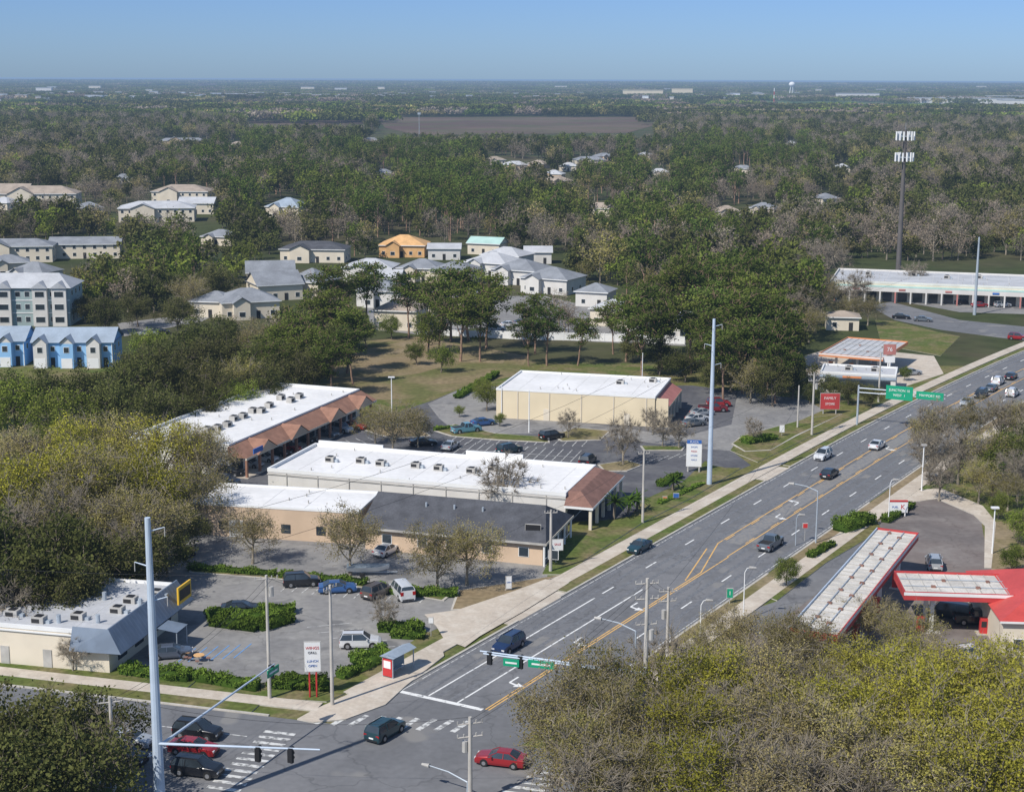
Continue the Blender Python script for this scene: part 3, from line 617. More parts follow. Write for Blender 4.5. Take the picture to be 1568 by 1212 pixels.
for x in (3,8,12,17,22,26): win(g['windows'],x,x+1.4,1,2.3,.6)
for yy in np.linspace(0.3,d-.3,5): g['columns'].cyl((w-.3,yy,0),(w-.3,yy,2.9),.16,.16,wht)
g['railing'].box(w-.35,w-.28,.5,d-.5,.8,.9,wht); g['shopfront'].box(w-.62,w-.52,1.5,d-1.5,.3,2.5,glass)
for i in range(3): g['vents'].cyl((w*.3+i*4,d*.35,5),(w*.3+i*4,d*.35,5.9),.15,.15,metal)
g.done()
g=flatb('discount_store',(760,594),(1003,607),(786,566),5.6,beige,par=.35); w,d=g.w,g.d
for x in range(4,int(w),6): g['pilasters'].box(x,x+.15,-.12,-.065,0,5.2,cream)
for x in (9,24): g['doors'].box(x,x+1.1,-.075,.02,.02,2.2,cream)
g['shopfront_awning'].add([(w+.07,1,5.0),(w+.07,d-1,5.0),(w+2.4,d-1,3.6),(w+2.4,1,3.6)],[(0,1,2,3)],pinkw); g['shopfront_awning'].box(w+2.3,w+2.42,1,d-1,3.3,3.6,beige); g['shopfront'].box(w+.01,w+.08,3,d-3,.2,2.9,glass)
g['end_wall'].box(w+.065,w+2.4,.3,.6,0,5.2,beige)
for yy in np.linspace(2,d-1,5): g['columns'].box(w+1.9,w+2.3,yy-.2,yy+.2,0,3.3,cream)
for x,y in [(950,585),(1000,582)]: rtu(g,x,y,5.6,1.3)
g.done()
g=flatb('restaurant_building',(-40,950),(165,968),(90,905),4.6,cream,rm=ltroof,par=.4,d=17); w,d=g.w,g.d
m=g['mansard']; m.add([(w+1.8,-.8,2.6),(w+1.8,d+.5,2.6),(w+.1,d-.2,5.0),(w+.1,-.1,5.0)],[(0,1,2,3)],mansard); m.add([(w-4,-1.1,2.6),(w+1.8,-.8,2.6),(w+.1,-.1,5.0),(w-4,-.1,5.0)],[(0,1,2,3)],mansard); m.add([(w-.05,-.1,5.0),(w+.1,-.1,5.0),(w+.1,d,5.0),(w-.05,d,5.0)],[(0,1,2,3)],mansard); m.box(w+.07,w+1.75,-.7,d+.4,2.5,2.58,black)
for yy in np.arange(0,d,.7): m.cyl((w+1.78,yy,2.63),(w+.13,yy,4.97),.025,.025,mansard,4)
for yy in (2,6,10,13): g['windows'].box(w+.001,w+.08,yy,yy+2,.8,2.3,glass)
g['roof_sign'].box(w+1.85,w+2.05,d-4,d-.6,3.4,5.4,yellow); g['roof_sign'].box(w+2.06,w+2.1,d-3.7,d-.9,3.8,5.0,black); g['entry_awning'].add([(w+1.8,d*.45,2.5),(w+4.2,d*.45,2.2),(w+4.2,d*.62,2.2),(w+1.8,d*.62,2.5)],[(0,1,2,3)],mansard)
for yy in (d*.46,d*.61): g['entry_awning'].cyl((w+4.1,yy,0),(w+4.1,yy,2.2),.06,.06,metal,6)
for x,y in [(60,945),(120,940),(180,930),(200,915),(240,905),(20,935)]: rtu(g,x,y,4.8,1.3)
for i,(x,y) in enumerate([(90,950),(150,950),(215,925),(160,915)]):
    lx,ly=g.local(x,y,4.5); g['exhausts'].cyl((lx,ly,4.2),(lx,ly,5.2),.25,.25,metal); 
g['gutter'].box(0,w-4.1,-.2,-.07,3.9,4.05,wht)
for x in (3,8): g['service_doors'].box(x,x+1,-.08,.02,.02,2.1,gray)
g.done()
stain=mat('stained_white_panels',(.60,.57,.52),.8,.16,.5,fine=.2); fred=mat('faded_red',(.44,.05,.05),.6,.12,.4)
def canopy(name,p1,p2,p3,z,fm,tm,ncol=(4,2),wf=None,th=1.0,w=None,top=None):
    loc,yaw,w_,d=rect(p1,p2,p3,z); w=w or w_; g=Grp(name,loc,yaw); top=top or stain
    g['deck'].box(.12,w-.12,.12,d-.12,z-th+.05,z-.25,top)
    f=g['fascia']; f.box(0,w,0,.12,z-th,z,fm); f.box(0,w,d-.12,d,z-th,z,wf or fm); f.box(0,.12,.12,d-.12,z-th,z,fm); f.box(w-.12,w,.12,d-.12,z-th,z,fm)
    f.box(-.03,w+.03,-.03,-.002,z-th*.45,z-.08,wht)
    for x in np.arange(1.2,w-1,1.5): g['roof_ribs'].box(x,x+.07,.2,d-.2,z-.25,z-.16,gray)
    for x in np.arange(3,w-2,5): g['roof_ribs'].box(x+.4,x+.9,d*.3,d*.3+.5,z-.24,z-.05,brownroof); g['roof_ribs'].box(x+2,x+2.4,d*.6,d*.6+.5,z-.24,z-.05,brownroof)
    for y in (d*.33,d*.66): g['roof_ribs'].box(.3,w-.3,y,y+.1,z-.155,z-.1,tm)
    for i in range(ncol[0]):
        for j in range(ncol[1]):
            x=w*(i+.5)/ncol[0]; y=d*(.5 if ncol[1]==1 else .25+.5*j); g['columns'].box(x-.22,x+.22,y-.22,y+.22,0,z-th+.05,wht)
            if j==0 or ncol[1]==1:
                p=g['fuel_pumps']; p.box(x-1.6,x-.8,y-.35,y+.35,.15,1.9,red if fm!=orange else orange); p.box(x-1.5,x-.9,y-.37,y-.355,.9,1.6,dark); p.box(x-2,x+1,y-.6,y+.6,0,.15,kerbm)
    return g
canopy('fuel_canopy',(1283,972),(1407,815),(1222,942),5.6,fred,metal,(4,2),wf=blsteel).done()
canopy('fuel_canopy',(1385,905),(1680,914),(1408,874),5.4,fred,metal,(3,2)).done()
g=canopy('fuel_canopy',(1254,540),(1352,548),(1279,514),4.6,orange,gray,(3,2),th=.7,top=ltroof); g.done()
def house(name,px,py,w,d,h,yawd,wm,rm,kind='gable',pitch=.38,storeys=1,nw=None,rot=None,wins=True):
    g=Grp(name,G(px,py),math.radians(yawd)); x0,x1=-w/2,w/2; o=.5
    g['walls'].box(x0,x1,0,d,0,h,wm); rh=(d/2+o)*pitch; z=h+.02
    if kind=='gable':
        g['roof'].add([(x0-o,-o,z),(x1+o,-o,z),(x1+o,d+o,z),(x0-o,d+o,z),(x0-o,d/2,z+rh),(x1+o,d/2,z+rh)],[(0,1,5,4),(2,3,4,5),(0,3,2,1)],rm)
        g['gable_walls'].add([(x0,0,z+.01),(x0,d,z+.01),(x0,d/2,z+rh-.15),(x1,0,z+.01),(x1,d,z+.01),(x1,d/2,z+rh-.15)],[(0,2,1),(3,4,5)],wm)
    elif kind=='hip':
        k=min(d/2,w/2-.3); g['roof'].add([(x0-o,-o,z),(x1+o,-o,z),(x1+o,d+o,z),(x0-o,d+o,z),(x0+k,d/2,z+rh),(x1-k,d/2,z+rh)],[(0,1,5,4),(1,2,5),(2,3,4,5),(3,0,4),(0,3,2,1)],rm)
        if w>11:
            a=x0+w*.15; b=a+w*.34; mz=z+(b-a)/2*pitch*1.3
            g['front_gable'].box(a+.4,b-.4,-2.0,-.002,0,h,wm); g['front_gable'].add([(a,-2.5,z-.05),((a+b)/2,-2.5,mz),((a+b)/2,d*.4,mz),(a,d*.2,z-.05),(b,-2.5,z-.05),(b,d*.2,z-.05)],[(0,1,2,3),(1,4,5,2)],rm); g['front_gable'].add([(a+.4,-2.0,h),(b-.4,-2.0,h),((a+b)/2,-2.0,mz-.15)],[(0,1,2)],wm); win(g['windows'],(a+b)/2-.8,(a+b)/2+.8,.9,2.2,-2.0)
    g['fascia'].box(x0-o,x1+o,-o-.05,-o,z-.2,z+.03,wht)
    if wins:
        for s_ in range(storeys):
            zz=s_*h/storeys+.9; n=nw or max(2,int(w/3.2))
            for i in range(n):
                x=x0+(i+.5)*w/n
                if s_==0 and i==n//2: g['door'].box(x-.5,x+.5,-.08,.02,.02,2.1,dark)
                else: win(g['windows'],x-.6,x+.6,zz,zz+1.25,-.0)
            for yy in (d*.25,d*.65):
                win(g['windows'],yy,yy+1.1,zz,zz+1.25,x1,axis='x',sgn=1)
    g.done(); return g
g=Grp('apartment_building',G(-60,499),math.radians(2)); w,d,h=27.5,14,9.6
g['walls'].box(0,w,0,d,0,h,grayw)
g['roof'].add([(-.6,-.6,h+.02),(w+.6,-.6,h+.02),(w+.6,d+.6,h+.02),(-.6,d+.6,h+.02),(4,d/2,h+3),(w-4,d/2,h+3)],[(0,1,5,4),(1,2,5),(2,3,4,5),(3,0,4),(0,3,2,1)],ltroof)
for x in (9.5,18.5,w-4.2):
    g['bays'].box(x,x+3.6,-1.0,-.002,0,h,white2)
    for s_ in range(3): win(g['bay_windows'],x+.6,x+3.0,s_*3.2+1,s_*3.2+2.5,-1.0)
    g['bay_roofs'].add([(x-.3,-1.4,h+.03),(x+3.9,-1.4,h+.03),(x+1.8,-1.4,h+1.6),(x+1.8,3,h+1.6)],[(0,1,2),(0,2,3),(1,3,2)],ltroof)
for x in (1,4,6.5,14,16.3,22.6):
    for s_ in range(3): win(g['windows'],x,x+1.3,s_*3.2+1,s_*3.2+2.4,0)
for yy in (2,6,10):
    for s_ in range(3): win(g['windows'],yy,yy+1.3,s_*3.2+1,s_*3.2+2.4,w,axis='x',sgn=1)
for s_ in (1,2): g['string_course'].box(-.1,w+.1,-.1,-.065,s_*3.2,s_*3.2+.25,wht)
g.done()
def townhouse(px,py,w,yawd,n):
    g=Grp('blue_townhouse',G(px,py),math.radians(yawd)); d,h=10,5.4; z=h+.02
    g['walls'].box(0,w,0,d,0,h,bluew)
    g['roof'].add([(-.5,-.5,z),(w+.5,-.5,z),(w+.5,d+.5,z),(-.5,d+.5,z),(-.5,d/2,z+2.6),(w+.5,d/2,z+2.6)],[(0,1,5,4),(2,3,4,5),(0,3,2,1)],blroof)
    g['gable_walls'].add([(w,0,h),(w,d,h),(w,d/2,z+2.45),(0,0,h),(0,d,h),(0,d/2,z+2.45)],[(0,1,2),(3,5,4)],bluew)
    u=w/n
    for i in range(n):
        a=i*u+.5; b=a+u*.5
        g['front_bays'].box(a,b,-1.8,-.002,0,h,bluew if i%2 else white2); m_=(a+b)/2
        g['bay_roofs'].add([(a-.3,-2.2,z),(m_,-2.2,z+1.5),(m_,3.2,z+1.5),(a-.3,0,z),(b+.3,-2.2,z),(b+.3,0,z)],[(0,1,2,3),(1,4,5,2)],blroof); g['bay_roofs'].add([(a,-1.8,h),(b,-1.8,h),(m_,-1.8,z+1.35)],[(0,1,2)],white2)
        g['garage_doors'].box(a+.25,b-.25,-1.86,-1.801,.05,2.2,wht); win(g['windows'],m_-.6,m_+.6,3.4,4.7,-1.8); win(g['windows'],b+.4,b+1.4,3.4,4.6,0); g['doors'].box(b+.4,b+1.3,-.07,.02,.02,2.1,dark)
    for yy in (2,6): win(g['windows'],yy,yy+1,3.4,4.6,w,axis='x',sgn=1)
    g['downpipes'].box(w-.1,w+.02,-.15,-.03,0,h,wht); g.done()
townhouse(52,562,17,2,3); townhouse(-40,560,11,2,2)
house('apartment_building',20,402,26,11,5.5,8,cream,gyroof,'hip',.35,2); house('apartment_building',130,396,24,11,5,6,cream,gyroof,'gable',.35,2)
house('house',15,424,12,10,4.5,20,cream,gyroof,'hip'); house('house',40,440,12,10,4.5,-20,white2,gyroof,'hip',.5)
house('apartment_building',55,316,38,16,6,5,cream,tanroof,'hip',.4,2); house('apartment_building',10,312,20,16,6,0,cream,tanroof,'gable',.4,2)
house('apartment_building',275,312,28,16,6,-3,cream,tanroof,'hip',.35,2); house('apartment_building',240,340,32,16,6,8,cream,ltroof,'hip',.3,2); house('house',300,328,16,12,5,0,cream,ltroof,'gable')
house('house',432,334,16,14,5,-18,cream,blroof,'hip',.5,1)
house('house',478,402,22,12,4.5,-5,cream,dkroof,'hip',.35)
house('house',430,460,13,12,4.5,25,cream,gyroof,'gable',.5); house('house',462,455,11,12,4.5,-25,cream,gyroof,'hip',.5); house('house',385,488,15,12,4.5,20,cream,gyroof,'hip',.45); house('house',415,440,14,11,4.5,10,cream,gyroof,'gable',.5)
house('house',322,486,11,10,4.2,-10,cream,gyroof,'hip',.4)
house('house_under_construction',615,394,16,13,4.2,-5,wood,wood,'hip',.45)
house('house',680,398,11,10,4,0,white2,ltroof,'gable',.25)
for x,y in [(742,424),(785,436),(832,450)]: house('townhouse',x,y,15,13,4.5,-28,white2,gyroof if x>760 else ltroof,'hip',.4)
house('townhouse',765,412,14,11,4.5,-28,white2,ltroof,'hip',.4); house('townhouse',690,436,13,11,4.3,-15,cream,gyroof,'hip',.4); house('townhouse',640,432,13,11,4.3,-12,cream,gyroof,'hip',.4)
house('house',562,432,15,12,4.5,-8,white2,ltroof,'hip',.35); house('house',585,447,10,10,4.,-8,white2,ltroof,'gable',.4); house('house',690,478,13,10,4.3,-10,cream,gyroof,'hip',.4)
house('house',605,506,11,11,5,-12,cream,tanroof,'hip',.45,1); house('house',578,470,12,10,4.5,-12,white2,gyroof,'hip',.4)
house('house',905,470,9,9,4.2,-20,white2,gyroof,'hip',.4); house('house',935,500,11,10,4.4,-20,cream,ltroof,'hip',.4); house('house',1000,520,13,9,4,-15,white2,ltroof,'hip',.4); house('house',1035,512,8,8,4,-15,white2,ltroof,'hip',.4)
house('house',740,390,12,9,4,-20,cream,sage,'gable',.4); house('house',824,404,9,8,4,0,white2,ltroof,'gable')
for x,y,w in [(760,252,14),(790,260,16),(820,258,12),(858,286,16),(845,275,12),(905,252,22),(280,221,40),(15,238,14),(1290,264,10),(1165,330,12),(1272,314,10),(1200,179,24),(870,262,12),(930,246,14)]+EXTRA:
    house('house',x,y,w,10,3.4,random.uniform(-30,30),random.choice([cream,cream,tan]),random.choice([ltroof,gyroof,gyroof,tanroof]),'hip',.42,1)
def fence(a,b,h=1.9):
    A=Vector(G(*a));B=Vector(G(*b)); l=(B-A).length; k=int(l/2.4); d=(B-A)/l; y=math.atan2(d.y,d.x); f=MB(); f.box(0,l,-.03,.03,.05,h,wht)
    for i in range(k+1): f.box(i*l/k-.08,i*l/k+.08,-.09,.09,0,h+.15,wht)
    f.box(0,l,-.06,-.031,h-.25,h-.1,wht); f.obj('white_fence',(*A,0),y)
fence((742,517),(800,520)); fence((800,520),(910,522)); fence((910,522),(1048,527)); fence((640,512),(742,517),1.6)
g=flatb('strip_mall',(1272,428),(1640,442),(1278,410),5.6,cream,rm=ltroof,pm=white2); w,d=g.w,g.d
x=2; i=0
while x<w-4:
    g['shopfronts'].box(x,x+2.6,-.09,.02,.1,2.9,glass)
    if i%3==1: g['signs'].box(x+.4,x+2.2,-3.55,-3.45,3.6,4.1,random.choice([pinkw,pinkw,blue]))
    g['columns'].box(x-.7,x-.3,-3.4,-3.0,0,3.2,pinkw if i%4==0 else white2); x+=4.2; i+=1
g['arcade'].box(-.2,w,-3.4,-.1,3.2,4.4,white2); g['arcade'].box(-.2,w,-3.42,-.1,4.42,4.55,sage)
for x,y in [(1330,418),(1400,420),(1450,424),(1500,424)]: rtu(g,x,y,5.6,1.5)
g.done()
house('kiosk_building',1290,506,8,7,3.4,-8,cream,tanroof,'hip',.3)
g=flatb('convenience_store',(1256,568),(1372,574),(1264,556),4.0,white2,rm=ltroof,par=.4); w=g.w
g['shopfront'].box(1,w-1,-.09,.02,.4,2.6,glass); g['fascia'].box(-.07,w+.07,-.25,-.1,2.9,3.4,blroof); g['fascia'].box(w*.3,w*.55,-.3,-.26,2.95,3.35,orange); rtu(g,1300,562,4.2,1.4); rtu(g,1340,564,4.2,1.4); g.done()
house('convenience_store',1705,1010,24,17,4.2,-4,cream,mat('red_metal_roof',(.50,.07,.06),.45,.1,.4,fine=.1),'hip',.4,1)
tb=MB()
def farbox(x,y,w,h,m,dd=None):
    X,Y=G(x,y); dd=dd or w*.35
    tb.box(X-w/2,X+w/2,Y,Y+dd,0,h,m); tb.box(X-w/2-1,X+w/2+1,Y-1,Y+dd+1,h+.1,h+1.2,ltroof if m!=beige else beige)
brw=mat('bright_white_wall',(.80,.80,.80),.7,.04,.01)
for i in range(110):
    x=random.choice([random.uniform(-80,320),random.uniform(-80,160),random.uniform(330,600),random.uniform(130,560)]); y=random.uniform(148,158) if x<330 else random.uniform(150,156)
    farbox(x,y,random.uniform(10,32),random.uniform(9,16),random.choice([brw,white2,brw,cream,tan]))
for i in range(40): farbox(random.uniform(560,1280),random.uniform(146,155),random.uniform(10,30),random.uniform(8,14),random.choice([brw,white2,cream]))
for i in range(16): farbox(random.uniform(-100,1650),random.uniform(138,144),random.uniform(20,60),random.uniform(14,22),random.choice([white2,cream]))
for x,y,w,h in [(985,148,130,20),(1045,147,70,24),(1315,153,120,18),(1420,158,90,13),(1500,160,170,14),(1560,157,150,16),(1480,156,130,13),(1370,155,60,12),(1120,146,40,10),(1590,163,160,14),(1640,158,160,14)]: farbox(x,y,w,h,beige if x<1100 else white2)
tb.obj('distant_town')
X,Y=G(1212,147); wt=MB()
for i in range(5): t=i*1.256; wt.cyl((10*math.cos(t),10*math.sin(t),0),(5*math.cos(t),5*math.sin(t),34),.8,.7,wht,6)
for i in range(8):
    a=-math.pi/2+i*math.pi/8;b=a+math.pi/8; wt.cyl((0,0,40+9*math.sin(a)),(0,0,40+9*math.sin(b)),max(.05,11*math.cos(a)),max(.05,11*math.cos(b)),wht,16)
wt.obj('water_tower',(X,Y,0))
X,Y=G(1185,156); wt=MB()
for i in range(4): wt.cyl((0,0,i*9),(0,0,i*9+9),1.1,1.0,red if i%2==0 else wht,6)
wt.obj('radio_mast',(X,Y,0))
X,Y=G(642,212); wt=MB(); wt.cyl((0,0,0),(0,0,26),.3,.2,metal,5); wt.box(-1.5,1.5,-.2,.2,24,26,metal); wt.obj('radio_mast',(X,Y,0))
# ------------------------------------------------------------------ cell tower
def height(bx,by,ty):
    X,Y=G(bx,by); lo,hi=0,61.
    for _ in range(40):
        m=(lo+hi)/2
        if proj(X,Y,m)[1]>ty: lo=m
        else: hi=m
    return lo
h=height(1374,440,193); X,Y=G(1374,440)
g=Grp('cell_tower',(X,Y)); g['mast'].cyl((0,0,0),(0,0,h-1),.85,.45,mat('tower_steel',(.11,.10,.095),.6,.1,.3),12)
for zz in (h-3,h-9.2):
    g['platform'].cyl((0,0,zz-.15),(0,0,zz+.05),1.6,1.6,metal,12)
    for i in range(3):
        t=i*2.094+.4; c=Vector((math.cos(t),math.sin(t),0))*2.0; sd=Vector((-math.sin(t),math.cos(t),0))
        g['frame'].cyl(c-sd*1.9+Vector((0,0,zz)),c+sd*1.9+Vector((0,0,zz)),.09,.09,metal,5); g['frame'].cyl((0,0,zz),c+Vector((0,0,zz)),.1,.1,metal,5)
        for k in (-1.7,-.6,.6,1.7):
            p=c+sd*k; g['antennas'].cyl(p+Vector((0,0,zz-1.2)),p+Vector((0,0,zz+1.4)),.27,.27,wht,6)
g['rods'].cyl((0,0,h-1),(0,0,h+1),.05,.03,metal,4); g['cabinets'].box(-3,-1.5,-2,1,0,2,gray); g.done()
# ------------------------------------------------------------------ poles, lamps, signals, signs
def pole(name,bx,by,ty,r0,r1,m,arms=(),extra=None,X=None):
    h=height(bx,by,ty); p=G(bx,by) ; mb=MB(); mb.cyl((0,0,-.2),(0,0,h),r0,r1,m,12)
    for (z,l,a) in arms:
        c,s_=math.cos(a)*l/2,math.sin(a)*l/2; zz=h-z; mb.cyl((-c,-s_,zz),(c,s_,zz),.07,.07,m,5)
        for q in (-1,-.5,.5,1): mb.cyl((c*q,s_*q,zz),(c*q,s_*q,zz+.3),.05,.07,gray,5)
    if extra: extra(mb,h)
    return mb.obj(name,(*p,0)),Vector((*p,h))
A59=ROADANG
def xf(side,zf):
    def f(mb,h):
        mb.cyl((.45*side,0,h-zf-1),(.45*side,0,h-zf),.25,.25,gray,8); mb.box(0,.45*side,-.05,.05,h-zf-.3,h-zf-.2,gray) if side>0 else mb.box(.45*side,0,-.05,.05,h-zf-.3,h-zf-.2,gray)
    return f
def davit(mb,h):
    for k,z in enumerate((1.2,4.2,7.2)):
        x=1.3 if k!=1 else -1.3
        mb.cyl((0,0,h-z),(x,.3,h-z+.3),.07,.04,blsteel,6); mb.cyl((x,.3,h-z+.3),(x,.3,h-z-.5),.05,.05,gray,6)
_,pL=pole('transmission_pole',246,1250,792,.5,.24,blsteel,extra=davit)
_,pM=pole('transmission_pole',1086,742,488,.42,.22,blsteel,extra=davit)
_,pF=pole('transmission_pole',1492,482,363,.45,.22,metal)
_,q1=pole('utility_pole',413,1070,880,.2,.13,concp,[(.4,2.2,.3)],xf(1,1.2))
_,q2=pole('utility_pole',509,1080,895,.2,.13,concp,[(.4,2.,A59)])
_,q3=pole('utility_pole',176,1222,1066,.2,.14,concp,[(.5,2.,.3)])
_,q4=pole('utility_pole',720,1232,1097,.22,.15,concp,[(.6,2.2,.3),(1.8,2.2,.3)],xf(-1,2.2))
_,q5=pole('utility_pole',986,1135,885,.28,.16,concp,[(.5,2.2,.2),(2.0,2.2,.2),(4.5,2.0,.2)],xf(1,5))
_,q6=pole('utility_pole',1021,1012,898,.2,.14,concp,[(.5,2.0,.2),(1.6,1.8,.2)],xf(-1,2.6))
_,q7=pole('utility_pole',984,800,690,.2,.14,concp,[(.4,1.6,.2)])
_,q8=pole('utility_pole',843,875,780,.22,.15,concp,[(.4,1.6,.2)])
pole('light_pole',600,636,578,.12,.08,wht,extra=lambda mb,h:mb.box(-.6,.6,-.2,.2,h,h+.2,wht)); pole('light_pole',810,662,598,.12,.08,wht)
_,q9=pole('utility_pole',1243,666,570,.22,.15,concp,[(.4,2.2,.2),(1.5,2.0,.2)],xf(1,2)); pole('utility_pole',1221,655,590,.16,.12,concp)
pole('light_pole',1411,752,682,.12,.08,wht,extra=lambda mb,h:mb.box(-.4,.4,-.3,.3,h,h+.2,gray)); pole('light_pole',1519,848,778,.12,.08,wht,extra=lambda mb,h:mb.box(-.5,.5,-.3,.3,h,h+.2,wht)); pole('utility_pole',1345,616,540,.2,.14,concp)
pole('light_pole',768,640,590,.1,.07,wht); pole('light_pole',983,600,540,.1,.07,wht)
def lamp(bx,by,ty,arm,m=metal,r=.12):
    def f(mb,h):
        a=Vector(arm); mb.cyl((0,0,h),(a.x*.5,a.y*.5,h+.5),r*.6,r*.5,m,6); mb.cyl((a.x*.5,a.y*.5,h+.5),(a.x,a.y,h+.6),r*.5,r*.4,m,6)
        d=a.normalized(); e=Vector((a.x,a.y,h+.58)); mb.cyl(e,(e.x+d.x*.8,e.y+d.y*.8,e.z-.03),.2,.12,gray,8)
    pole('street_lamp',bx,by,ty,r,r*.65,m,extra=f)
nl=-Nn
lamp(1249,832,752,nl*3.4); lamp(971,1092,966,nl*3.8); lamp(716,1225,1197,nl*4)
lamp(1138,950,876,(.5,0),wht,.08); lamp(1072,980,926,(.5,0),wht,.08); lamp(1360,800,740,(.4,0),wht,.08); lamp(1218,835,794,(.3,0),metal,.07)
def sig(mb,p,yaw,z):
    c,s_=math.cos(yaw),math.sin(yaw); fr=Vector((c,s_,0)); 
    P=Vector((p.x,p.y,z)); sd=Vector((-s_,c,0))
    def bx(c0,hw,hd,z0,z1,m):
        vs=[c0+sd*a*hw+fr*b*hd+Vector((0,0,zz)) for zz in(z0,z1) for a,b in((-1,-1),(1,-1),(1,1),(-1,1))]
        mb.add(vs,[(0,3,2,1),(4,5,6,7),(0,1,5,4),(1,2,6,5),(2,3,7,6),(3,0,4,7)],m)
    bx(P,.24,.14,-1.05,.25,black)
    for i,m in enumerate((mat('lens_red',(.3,.02,.02),.3,.05,1),mat('lens_amber',(.3,.15,.02),.3,.05,1),mat('lens_green',(.02,.2,.1),.3,.05,1))):
        q=P+Vector((0,0,.02-.42*i)); mb.cyl(q+fr*.14,q+fr*.18,.15,.15,m,8); mb.cyl(q+fr*.14+Vector((0,0,.13)),q+fr*.36+Vector((0,0,.13)),.17,.17,black,6)
def mast(name,base,arms,hp=7.2):
    p=Vector((*G(*base),0)); mb=MB()
    if hp: mb.cyl(p,p+Vector((0,0,hp)),.22,.16,metal,10)
    for end,z0,z1,sigs,sgn in arms:
        e=G3(end[0],end[1],z1); a=p+Vector((0,0,z0)); mb.cyl(a,e,.13,.07,blsteel,8); dr=e-a
        for t,yw in sigs: q=a+dr*t; sig(mb,q,yw,q.z-.2)
        if sgn:
            t,wd,yw=sgn; q=a+dr*t; d2=Vector((dr.x,dr.y,0)).normalized(); n2=Vector((d2.y,-d2.x,0))
            if n2.y>0: n2=-n2
            vs=[q+d2*a_*wd/2+n2*(b*.04+.2)+Vector((0,0,zz)) for zz in(-.85,-.1) for a_,b in((-1,-1),(1,-1),(1,1),(-1,1))]
            mb.add(vs,[(0,3,2,1),(4,5,6,7),(0,1,5,4),(1,2,6,5),(2,3,7,6),(3,0,4,7)],green)
            vs=[q+d2*a_*wd*.36+n2*.26+Vector((0,0,zz)) for a_,zz in((-1,-.57),(1,-.57),(1,-.39),(-1,-.39))]; mb.add(vs,[(0,1,2,3)],wht)
    mb.obj(name)
mast('traffic_signal',(246,1252),[((420,1016),6.5,7.3,[(.98,math.pi+.3)],(.97,2.0,0)),((490,1147),6.8,7.2,[(.62,A59),(.82,A59)],None)],0)
mast('traffic_signal',(986,1136),[((735,996),7.0,7.4,[(.94,A59),(.75,A59),(.42,A59+math.pi)],(.62,2.6,0)),((740,1000),6.8,7.2,[],(.82,1.6,0))],7.6)
def wire(a,b,sag=1.2,r=.018):
    mb=MB(); a=Vector(a);b=Vector(b); pr=a
    for i in range(1,11):
        t=i/10; q=a.lerp(b,t); q.z-=sag*4*t*(1-t); mb.cyl(pr,q,r,r,black,3); pr=q
    mb.obj('power_line')
for o in (0,.7): wire(q3+Vector((o,0,-.3)),q1+Vector((o,0,-.3))); wire(q1+Vector((o,0,-.2)),q2+Vector((o,0,-.2)),.5); wire(q5+Vector((o,0,-.3)),q6+Vector((o,0,-.3)),.4); wire(q4+Vector((o,0,-.3)),q5+Vector((o,0,-.3)),.8)
wire(q2,q8,1.5); wire(q8,q7,1.0); wire(q7,q9,1.2); wire(pL-Vector((0,0,1.5)),pM-Vector((0,0,1.5)),3,.02); wire(pL-Vector((0,0,5)),pM-Vector((0,0,5)),3,.02); wire(pM-Vector((0,0,1.5)),pF-Vector((0,0,1.5)),3,.02); wire(q4,q3,1.5); wire(q3,(-90,120,q3.z),1.5); wire(q1,(-95,165,q1.z),1.5); wire(q6,q9,2)
def sgn(name,bx,by,panels,posts,yaw=0,text=()):
    g=Grp(name,G(bx,by),yaw)
    for x0,x1,z0,z1,m in panels: g['panel'].box(x0,x1,-.12,.12,z0,z1,m)
    for x0,x1,z0,z1,m in [p for p in panels][:1]: g['frame'].box(x0-.06,x1+.06,-.1,.1,z0-.06,z1+.06,gray)
    for x,z,m,r in posts: g['posts'].cyl((x,0,0),(x,0,z),r,r,m,8)
    for t in text: g.text(*t)
    g.done()
sgn('restaurant_sign',480,1068,[(-.8,.8,2.9,6.0,wht),],[(-.35,2.9,red,.09),(.35,2.9,red,.09)],.1,[("WINGS",0,-.14,5.4,.42,red),("GRILL",0,-.14,4.9,.36,black),("LUNCH",0,-.14,4.0,.34,blue),("OPEN",0,-.14,3.5,.34,blue)])
sgn('plaza_sign',1062,722,[(-1.2,1.2,.9,4.6,wht),(-1.15,1.15,4.66,5.2,blue)],[(-.9,.9,gray,.15),(.9,.9,gray,.15)],-.1,[("PLAZA",0,-.14,4.93,.45,wht),("SHOPS",0,-.14,4.1,.36,blue),("PIZZA",0,-.14,3.4,.36,red),("STORE",0,-.14,2.7,.36,blue),("NAILS",0,-.14,2.0,.36,blue)])
sgn('store_sign',1270,634,[(-1.8,1.8,1.0,4.0,fred)],[(-1.2,1,gray,.1),(1.2,1,gray,.1)],0,[("FAMILY",0,-.14,3.1,.7,wht),("STORE",0,-.14,2.0,.6,wht)])
sgn('fuel_station_sign',1360,580,[(-1.3,1.3,5.2,7.4,pinkw),(-1.2,1.2,3.5,4.9,wht)],[(-.2,3.5,wht,.15),(.2,3.5,wht,.15)],0,[("76",0,-.14,6.3,1.2,wht)])
sgn('pylon_sign',816,858,[(-1.0,1.0,2.2,4.9,black)],[(-.9,2.2,wht,.1),(.9,2.2,wht,.1)],-.2)
sgn('pylon_sign',851,862,[(-.5,.9,1.8,3.2,wht)],[(0,1.8,gray,.06)],.1,[("SALE",.2,-.14,2.6,.4,red)])
sgn('fuel_station_sign',1375,790,[(-1.3,1.3,.6,2.1,wht),(-1.3,1.3,2.17,2.4,red)],[(-1,.6,wht,.1),(1,.6,wht,.1)],0,[("K",.6,-.14,1.4,1.0,red),("FUEL",-.5,-.14,1.4,.42,blue)])
